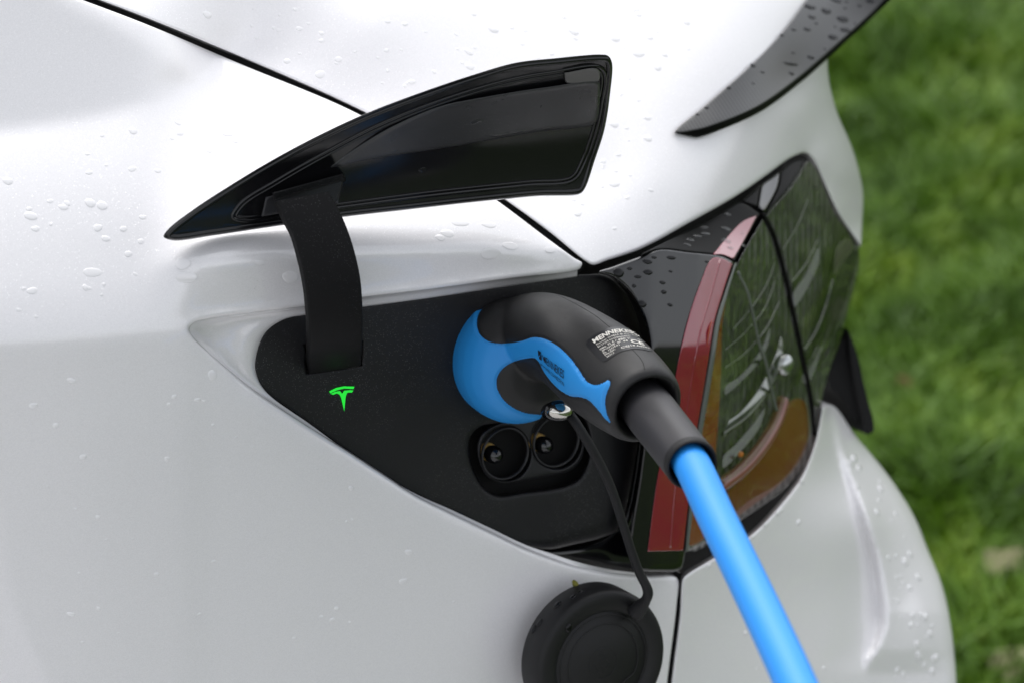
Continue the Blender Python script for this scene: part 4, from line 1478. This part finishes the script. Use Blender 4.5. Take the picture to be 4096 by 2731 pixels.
# little bud caught on the rim
bud = P(2302, 2336, 1.226)
bd = revolve("bud", bud, camvec(.45, -.8, -.2), [(-.0028, 0), (-.0022, .0009), (-.0006, .0015), (.001, .0014), (.0024, .0006), (.003, 0)], plastic("yellow_green_bud", (.16, .15, .02), .6, .3), None, 10)
tag(bd, "tiny yellow-green bud resting on top of the black dust cap", "bud")

# ------------------------------------------------------------------ raindrops
def drop_mesh(seed, irr):
    rg = np.random.default_rng(seed)
    seg, V = 14, []
    k = 1 + irr * np.array([sum(rg.normal() * math.cos(m * a + rg.uniform(0, 6)) / m for m in (2, 3)) for a in np.linspace(0, 2 * math.pi, seg, endpoint=False)])
    k = (np.roll(k, 1) + k + np.roll(k, -1)) / 3
    for rr, hh in ((1.0, -0.04), (0.98, 0.10), (0.85, 0.26), (0.55, 0.42)):
        for i in range(seg):
            a = 2 * math.pi * i / seg
            V.append((rr * k[i] * math.cos(a), rr * k[i] * math.sin(a), hh))
    V.append((0, 0, 0.48))
    Fc = []
    for r_ in range(3):
        for i in range(seg):
            j = (i + 1) % seg
            Fc.append((r_ * seg + i, r_ * seg + j, (r_ + 1) * seg + j, (r_ + 1) * seg + i))
    for i in range(seg):
        Fc.append((3 * seg + i, 3 * seg + (i + 1) % seg, 4 * seg))
    return mesh("raindrop", V, Fc)


DROPS = {}
for mt, key in ((M_drop, 'clear'), (M_drop_white, 'white'), (M_drop_dark, 'dark')):
    DROPS[key] = []
    for s in range(5):
        me = drop_mesh(s, 0.26)
        me.materials.append(mt)
        me.polygons.foreach_set("use_smooth", [True] * len(me.polygons))
        DROPS[key].append(me)


def normal_at(dfun, u, v, h=6.0):
    c = lambda a, b: P(a, b, float(dfun(a, b)))
    n = np.cross(c(u + h, v) - c(u - h, v), c(u, v + h) - c(u, v - h))
    n /= np.linalg.norm(n)
    return n if n @ (CAM - c(u, v)) > 0 else -n


def drop(u, v, rx, ry, dfun, kind, label, group, flat=0.5, rot=0.0):
    """rx, ry: half sizes in photograph pixels as seen"""
    d = float(dfun(u, v))
    n = normal_at(dfun, u, v)
    x = np.cross(UP, n)
    x /= np.linalg.norm(x)
    y = np.cross(n, x)
    sx = rx * PXM * d / 1.2 / max(0.35, abs(x @ RIGHT))
    sy = ry * PXM * d / 1.2 / max(0.35, abs(y @ UP))
    o = bpy.data.objects.new("raindrop", random.choice(DROPS[kind]))
    COL.objects.link(o)
    M = Matrix.Identity(4)
    cr_, sr_ = math.cos(rot), math.sin(rot)
    xx, yy = x * cr_ + y * sr_, -x * sr_ + y * cr_
    for i in range(3):
        M[i][0], M[i][1], M[i][2] = xx[i] * sx, yy[i] * sy, n[i] * min(sx, sy) * flat
        M[i][3] = P(u, v, d)[i]
    o.matrix_world = M
    tag(o, label, "raindrop", group)
    return o


# clear drops on white paint: a cloud of positions per panel
def where_q(u, v, s):
    size = "tiny" if s < 9 else "small" if s < 13 else "large"
    return size, ("low on the white shoulder near the bright crease" if v > 1150 else "left of the charge door tip" if v > 820 and u > 330 else
                  "at the far end of the white shoulder" if u < 330 else "beside the boot seam" if u > 760 else "above the charge door on the white shoulder")


def where_b(u, v, s):
    size = "tiny" if s < 9 else "small" if s < 13 else "large"
    return size, ("on the boot lid close to the tail light" if v > 760 else "on the boot lid between charge door and spoiler" if u > 2380 else
                  "on the boot lid just above the charge door corner" if u > 1900 else "on the boot lid near the long seam" if v > 120 + (u - 700) * .4 - 120 else "on the flat top of the boot lid")


def where_p(u, v, s):
    size = "tiny" if s < 8 else "small" if s < 12 else "large"
    return size, ("high on the bumper edge by the number plate" if v < 2000 else "halfway down the bumper edge against the lawn" if u > 3600 and v < 2420 else "low on the bumper edge against the lawn" if u > 3600 else "beside the bumper crease" if u > 3350 else "on the flat of the bumper right of the cable")


def where_s(u, v, s):
    size = "tiny" if s < 6 else "small"
    return size, ("below the lit emblem" if v < 1900 and u > 700 else "left of the dust cap" if u > 1400 else "low on the white side" if v > 2150 else "in the middle of the white side")


def scatter(n, poly, dfun, smin, smax, label, group, avoid=(), kind='white', flat=0.5, asp=(1.0, 1.7)):
    poly = np.array(poly, float)
    got = 0
    while got < n:
        p = RNG.uniform(poly.min(0), poly.max(0))[None]
        if not inside(p, poly)[0] or any(inside(p, np.array(a, float))[0] for a in avoid):
            continue
        s = smin + (smax - smin) * RNG.random() ** 2.2
        a = RNG.uniform(*asp)
        sz, wh = label(p[0, 0], p[0, 1], s)
        drop(p[0, 0], p[0, 1], s * a, s, dfun, kind, f"{sz} clear raindrop {wh}", group, flat, RNG.uniform(-.4, .4))
        got += 1


door_hole = [(p[0], p[1]) for p in door_pts]
scatter(46, [(20, 620), (500, 520), (1000, 380), (1380, 470), (640, 940), (700, 1180), (60, 1300), (10, 900)], d_quarter, 6, 19, where_q, "raindrops on the white rear wing", [door_hole], flat=.42)
for u, v, a, b in ((745, 1110, 42, 22), (730, 1055, 30, 24), (1162, 1110, 30, 24), (1790, 935, 26, 16), (1760, 952, 18, 13), (1960, 1015, 38, 24), (1840, 890, 36, 16), (1955, 900, 28, 14), (2040, 985, 30, 16), (850, 1500, 16, 22), (1040, 1050, 20, 12), (370, 1090, 36, 18), (2200, 1000, 22, 12)):
    wh = "below the tip of the charge door" if u < 700 else "left of the hinge arm" if u < 800 else "by the pointed end of the port recess" if v > 1250 else "at the left edge above the crease" if u < 500 else "just left of the hinge arm" if u < 1200 else "right of the hinge arm"
    drop(u, v, a, b, d_quarter, 'white', f"{'broad' if a > 27 else 'small'} clear raindrop {wh} on white paint", "raindrops above the charge port", 0.26)
scatter(44, [(60, 1500), (700, 1450), (1500, 2000), (1900, 2400), (1000, 2600), (100, 2600)], d_quarter, 4, 12, where_s, "raindrops below the charge port")
scatter(84, [(700, 30), (2900, 30), (2640, 480), (2600, 900), (2380, 980), (2100, 760), (1500, 430)], d_trunk, 5, 17, where_b, "raindrops on the white boot lid", [door_hole], flat=.42)
scatter(46, [(3350, 1720), (3560, 1960), (3780, 2500), (3790, 2710), (3540, 2710), (3560, 2400), (3400, 1950)], d_bump2, 6, 17, where_p, "raindrops on the white bumper", asp=(.6, 1.1), flat=.7)
scatter(10, [(2900, 2300), (3300, 2000), (3300, 2700), (3000, 2700)], d_bump2, 5, 12, where_p, "raindrops on the white bumper", asp=(.5, .9), flat=.7)
for u, v, a, b in ((2836, 2262, 12, 10), (2862, 2244, 8, 7), (2993, 2160, 13, 10), (3012, 2146, 9, 8), (3064, 2098, 13, 11), (3112, 2050, 13, 11), (3126, 2040, 8, 8), (3208, 1925, 11, 10)):
    drop(u, v, a, b, d_bump2, 'white', f"clear bead of water on the bumper rim {'beside the blue cable' if u < 2900 else 'below the tail light'}", "beads along the bumper rim", 0.8)
# dark drops on the spoiler
for u, v, a, b in ((3304, 45, 22, 13), (3345, 4, 26, 9), (3240, 28, 28, 12), (3370, 78, 28, 13), (3380, 122, 26, 10), (3331, 150, 22, 11), (3248, 70, 18, 9), (3228, 118, 17, 8), (3175, 120, 11, 6), (3128, 142, 9, 6), (3172, 213, 9, 5), (3163, 256, 38, 8), (3243, 231, 18, 8), (3165, 295, 14, 8), (3050, 290, 11, 5),
                   (3012, 263, 12, 8), (2915, 353, 10, 6), (2826, 432, 9, 6), (2790, 459, 8, 5), (3013, 335, 7, 4), (3300, 198, 7, 4), (3265, 95, 8, 5), (3380, 35, 8, 5), (3437, 25, 10, 5), (3480, 6, 24, 8), (3420, 95, 7, 4), (3340, 108, 6, 4), (3385, 8, 8, 5)):
    drop(u, v, a, b, d_sp, 'dark', f"{'large' if a > 21 else 'small' if a > 10 else 'tiny'} dark raindrop {'near the tip' if u < 2950 else 'in the middle' if u < 3200 else 'on the upper end'} of the carbon fibre spoiler", "raindrops on the spoiler", 0.55)
for u, v, a, b in ((2474, 1092, 22, 20), (2518, 1075, 12, 7), (2590, 1048, 20, 10), (2616, 1030, 12, 6), (2684, 1032, 20, 8), (2591, 1090, 20, 11), (2551, 1108, 16, 7), (2536, 1144, 9, 8), (2650, 1131, 13, 8), (2655, 1168, 12, 9), (2682, 1086, 9, 5), (2570, 1216, 16, 16), (2680, 1220, 11, 8), (2828, 1048, 10, 5)):
    drop(u, v, a, b, lambda x, y: d_side(x, y), 'dark', f"{'large' if a > 15 else 'small'} dark raindrop on the black lamp side {'near the boot corner' if u < 2560 else 'beside the red strip' if u > 2640 else 'between plug and boot lid'}", "raindrops on the black lamp side", 0.6)
for u, v, a, b in ((2750, 980, 14, 8), (2760, 960, 16, 8), (2790, 945, 18, 8), (2820, 935, 18, 9), (2815, 910, 18, 9), (2905, 918, 18, 11), (2910, 860, 14, 8), (2905, 965, 18, 12), (2920, 995, 16, 8), (2968, 935, 9, 8), (2975, 985, 10, 8)):
    drop(u, v, a, b, d_facet, 'clear', f"{'larger' if a > 15 else 'smaller'} clear raindrop on the {'red corner' if u > 2930 or v > 985 else 'dark upper edge'} of the tail light", "raindrops on the upper lamp edge", 0.6)


for u, v, a, b in ((1985, 540, 46, 8), (2060, 528, 34, 7), (2110, 522, 30, 6), (2190, 512, 26, 6), (1760, 588, 50, 6), (1905, 488, 24, 10), (1580, 602, 14, 5), (1690, 682, 16, 10)):
    drop(u, v, a, b, lambda x, y: d_door(x, y) - 0.003 - 0.12 * (500 - np.asarray(y)) * PXM, 'clear', f"{'longest' if a > 48 else 'long' if a > 30 else 'small'} wet mark {'near the free end' if u > 2100 else 'in the middle' if u > 1800 else 'towards the hinge'} of the open charge door's inside", "wet marks inside the charge door", 0.5, 0.18)


def d_capside(u, v):
    # left flank of the cap
    th = math.atan2(-(v - 2640), -(250.0))
    return float(to_px(cap_front - PN * HC * 0.5 - X1 * RC * 0.8)[2]) + 0 * u


for u, v, k, s in ((2142, 2480, .35, .0021), (2152, 2515, .25, .0021), (2196, 2424, .45, .0024), (2245, 2397, .6, .0018), (2282, 2390, .55, .0018)):
    q = P(u, v, 1.23)
    # nearest point on the cylinder wall
    rel = q - cap_front
    h = -HC * (1 - k)
    rad_ = rel - PN * (rel @ PN)
    rad_ /= np.linalg.norm(rad_)
    pos = cap_front + PN * h + rad_ * RC
    o = bpy.data.objects.new("raindrop", random.choice(DROPS['dark']))
    COL.objects.link(o)
    y = np.cross(rad_, PN)
    M = Matrix.Identity(4)
    for i in range(3):
        M[i][0], M[i][1], M[i][2], M[i][3] = PN[i] * s * .7, y[i] * s * 1.1, rad_[i] * s * .7, pos[i]
    o.matrix_world = M
    tag(o, "dark raindrop on the rim of the round dust cap", "raindrop", "raindrops on the dust cap")
o = bpy.data.objects.new("raindrop", DROPS['dark'][0])
COL.objects.link(o)
M = Matrix.Identity(4)
pos = cap_front + X1 * (-.0225) + Y1 * .0195
for i in range(3):
    M[i][0], M[i][1], M[i][2], M[i][3] = X1[i] * .0019, Y1[i] * .0024, PN[i] * .0016, pos[i]
o.matrix_world = M
tag(o, "single large dark raindrop on the face of the dust cap", "raindrop")

# ------------------------------------------------------------------ grass in view
def grass():
    # lawn beside and behind the car: dense near the car's corner, thinner further out
    n1, n2, n3 = 55000, 45000, 45000
    p = np.vstack([np.stack([RNG.uniform(.22, 1.0, n1), RNG.uniform(.62, 2.2, n1), np.zeros(n1)], -1),
                   np.stack([RNG.uniform(.22, 1.25, n2), RNG.uniform(2.2, 4.6, n2), np.zeros(n2)], -1),
                   np.stack([RNG.uniform(.6, 3.2, n3), RNG.uniform(-.4, 5.5, n3), np.zeros(n3)], -1)])
    n = len(p)
    clump = np.sin(p[:, 0] * 9 + 2 * np.sin(p[:, 1] * 5)) * np.sin(p[:, 1] * 8 + 1.7 * np.sin(p[:, 0] * 6))
    L = RNG.uniform(.035, .085, n) * (1 + .45 * clump)
    W = RNG.uniform(.002, .0045, n)
    a = RNG.uniform(0, 2 * math.pi, n)
    b = RNG.uniform(0, 2 * math.pi, n)
    lean = RNG.uniform(.2, .95, n) * L
    side = np.stack([np.cos(a), np.sin(a), 0 * a], -1) * W[:, None]
    ld = np.stack([np.cos(b), np.sin(b), 0 * b], -1) * lean[:, None]
    p[:, 2] = 0
    up = np.zeros((n, 3))
    up[:, 2] = L
    v = np.stack([p - side, p + side, p + ld * .35 + up * .6 + side * .8, p + ld * .35 + up * .6 - side * .8, p + ld + up * .92], 1).reshape(-1, 3)
    i = np.arange(n) * 5
    me = bpy.data.meshes.new("grass")
    quads = np.stack([i, i + 1, i + 2, i + 3], -1)
    tris = np.stack([i + 3, i + 2, i + 4], -1)
    me.vertices.add(len(v))
    me.vertices.foreach_set("co", v.ravel())
    loops = np.concatenate([quads.ravel(), tris.ravel()])
    me.loops.add(len(loops))
    me.loops.foreach_set("vertex_index", loops.astype(np.int32))
    me.polygons.add(2 * n)
    st = np.concatenate([np.arange(n) * 4, n * 4 + np.arange(n) * 3])
    me.polygons.foreach_set("loop_start", st.astype(np.int32))
    me.update(calc_edges=True)
    me.validate()
    m, nt, bs = material("grass_blades")
    setp(bs, Roughness=0.5)
    tcn = nt.nodes.new("ShaderNodeTexCoord")
    n1 = nt.nodes.new("ShaderNodeTexNoise")
    n1.inputs["Scale"].default_value = 7
    n1.inputs["Detail"].default_value = 5
    n1.inputs["Roughness"].default_value = .75
    nt.links.new(tcn.outputs["Object"], n1.inputs["Vector"])
    cr = nt.nodes.new("ShaderNodeValToRGB")
    el_ = cr.color_ramp.elements
    el_[0].position, el_[1].position = 0.34, 0.70
    el_[0].color, el_[1].color = (0.044, 0.102, 0.004, 1), (0.235, 0.345, 0.030, 1)
    e2 = cr.color_ramp.elements.new(0.52)
    e2.color = (0.098, 0.198, 0.009, 1)
    nt.links.new(n1.outputs["Fac"], cr.inputs[0])
    nt.links.new(cr.outputs[0], bs.inputs["Base Color"])
    o = link("grass", me, m, smooth=False)
    o['kind'] = 'stuff'
    return o


grass()

# pale dead leaves lying in the grass
leaf_m = plastic("dead_leaf", (0.17, 0.165, 0.085), .7, .2)
leaf_b = plastic("brown_dead_leaf", (0.13, 0.075, 0.03), .7, .2)


def leaf(u, v, size, mat, label):
    dr = P(u, v, 1.0) - CAM
    t = (0.06 - CAM[2]) / dr[2]
    c = CAM + dr * t
    V, Fc = [(0, 0, 0.012)], []
    seg = 12
    for i in range(seg):
        a = 2 * math.pi * i / seg
        r_ = size * (0.75 + .25 * math.cos(a) + .12 * math.sin(5 * a))
        V.append((r_ * math.cos(a), .6 * r_ * math.sin(a), RNG.uniform(-.008, .012)))
    for i in range(seg):
        Fc.append((0, 1 + i, 1 + (i + 1) % seg))
    o = link("dead_leaf", mesh("dead_leaf", V, Fc), mat)
    o.location = c
    o.rotation_euler = (RNG.uniform(-.3, .3), RNG.uniform(-.3, .3), RNG.uniform(0, 6))
    tag(o, label, "leaf")
    return o


leaf(4035, 2232, .034, leaf_m, "pale dead leaf in the grass beside the bumper")
leaf(3612, 1530, .014, leaf_b, "brown dead leaf in the grass behind the number plate")
leaf(4040, 2690, .04, leaf_m, "pale dead leaf low in the corner of the lawn below the other one")
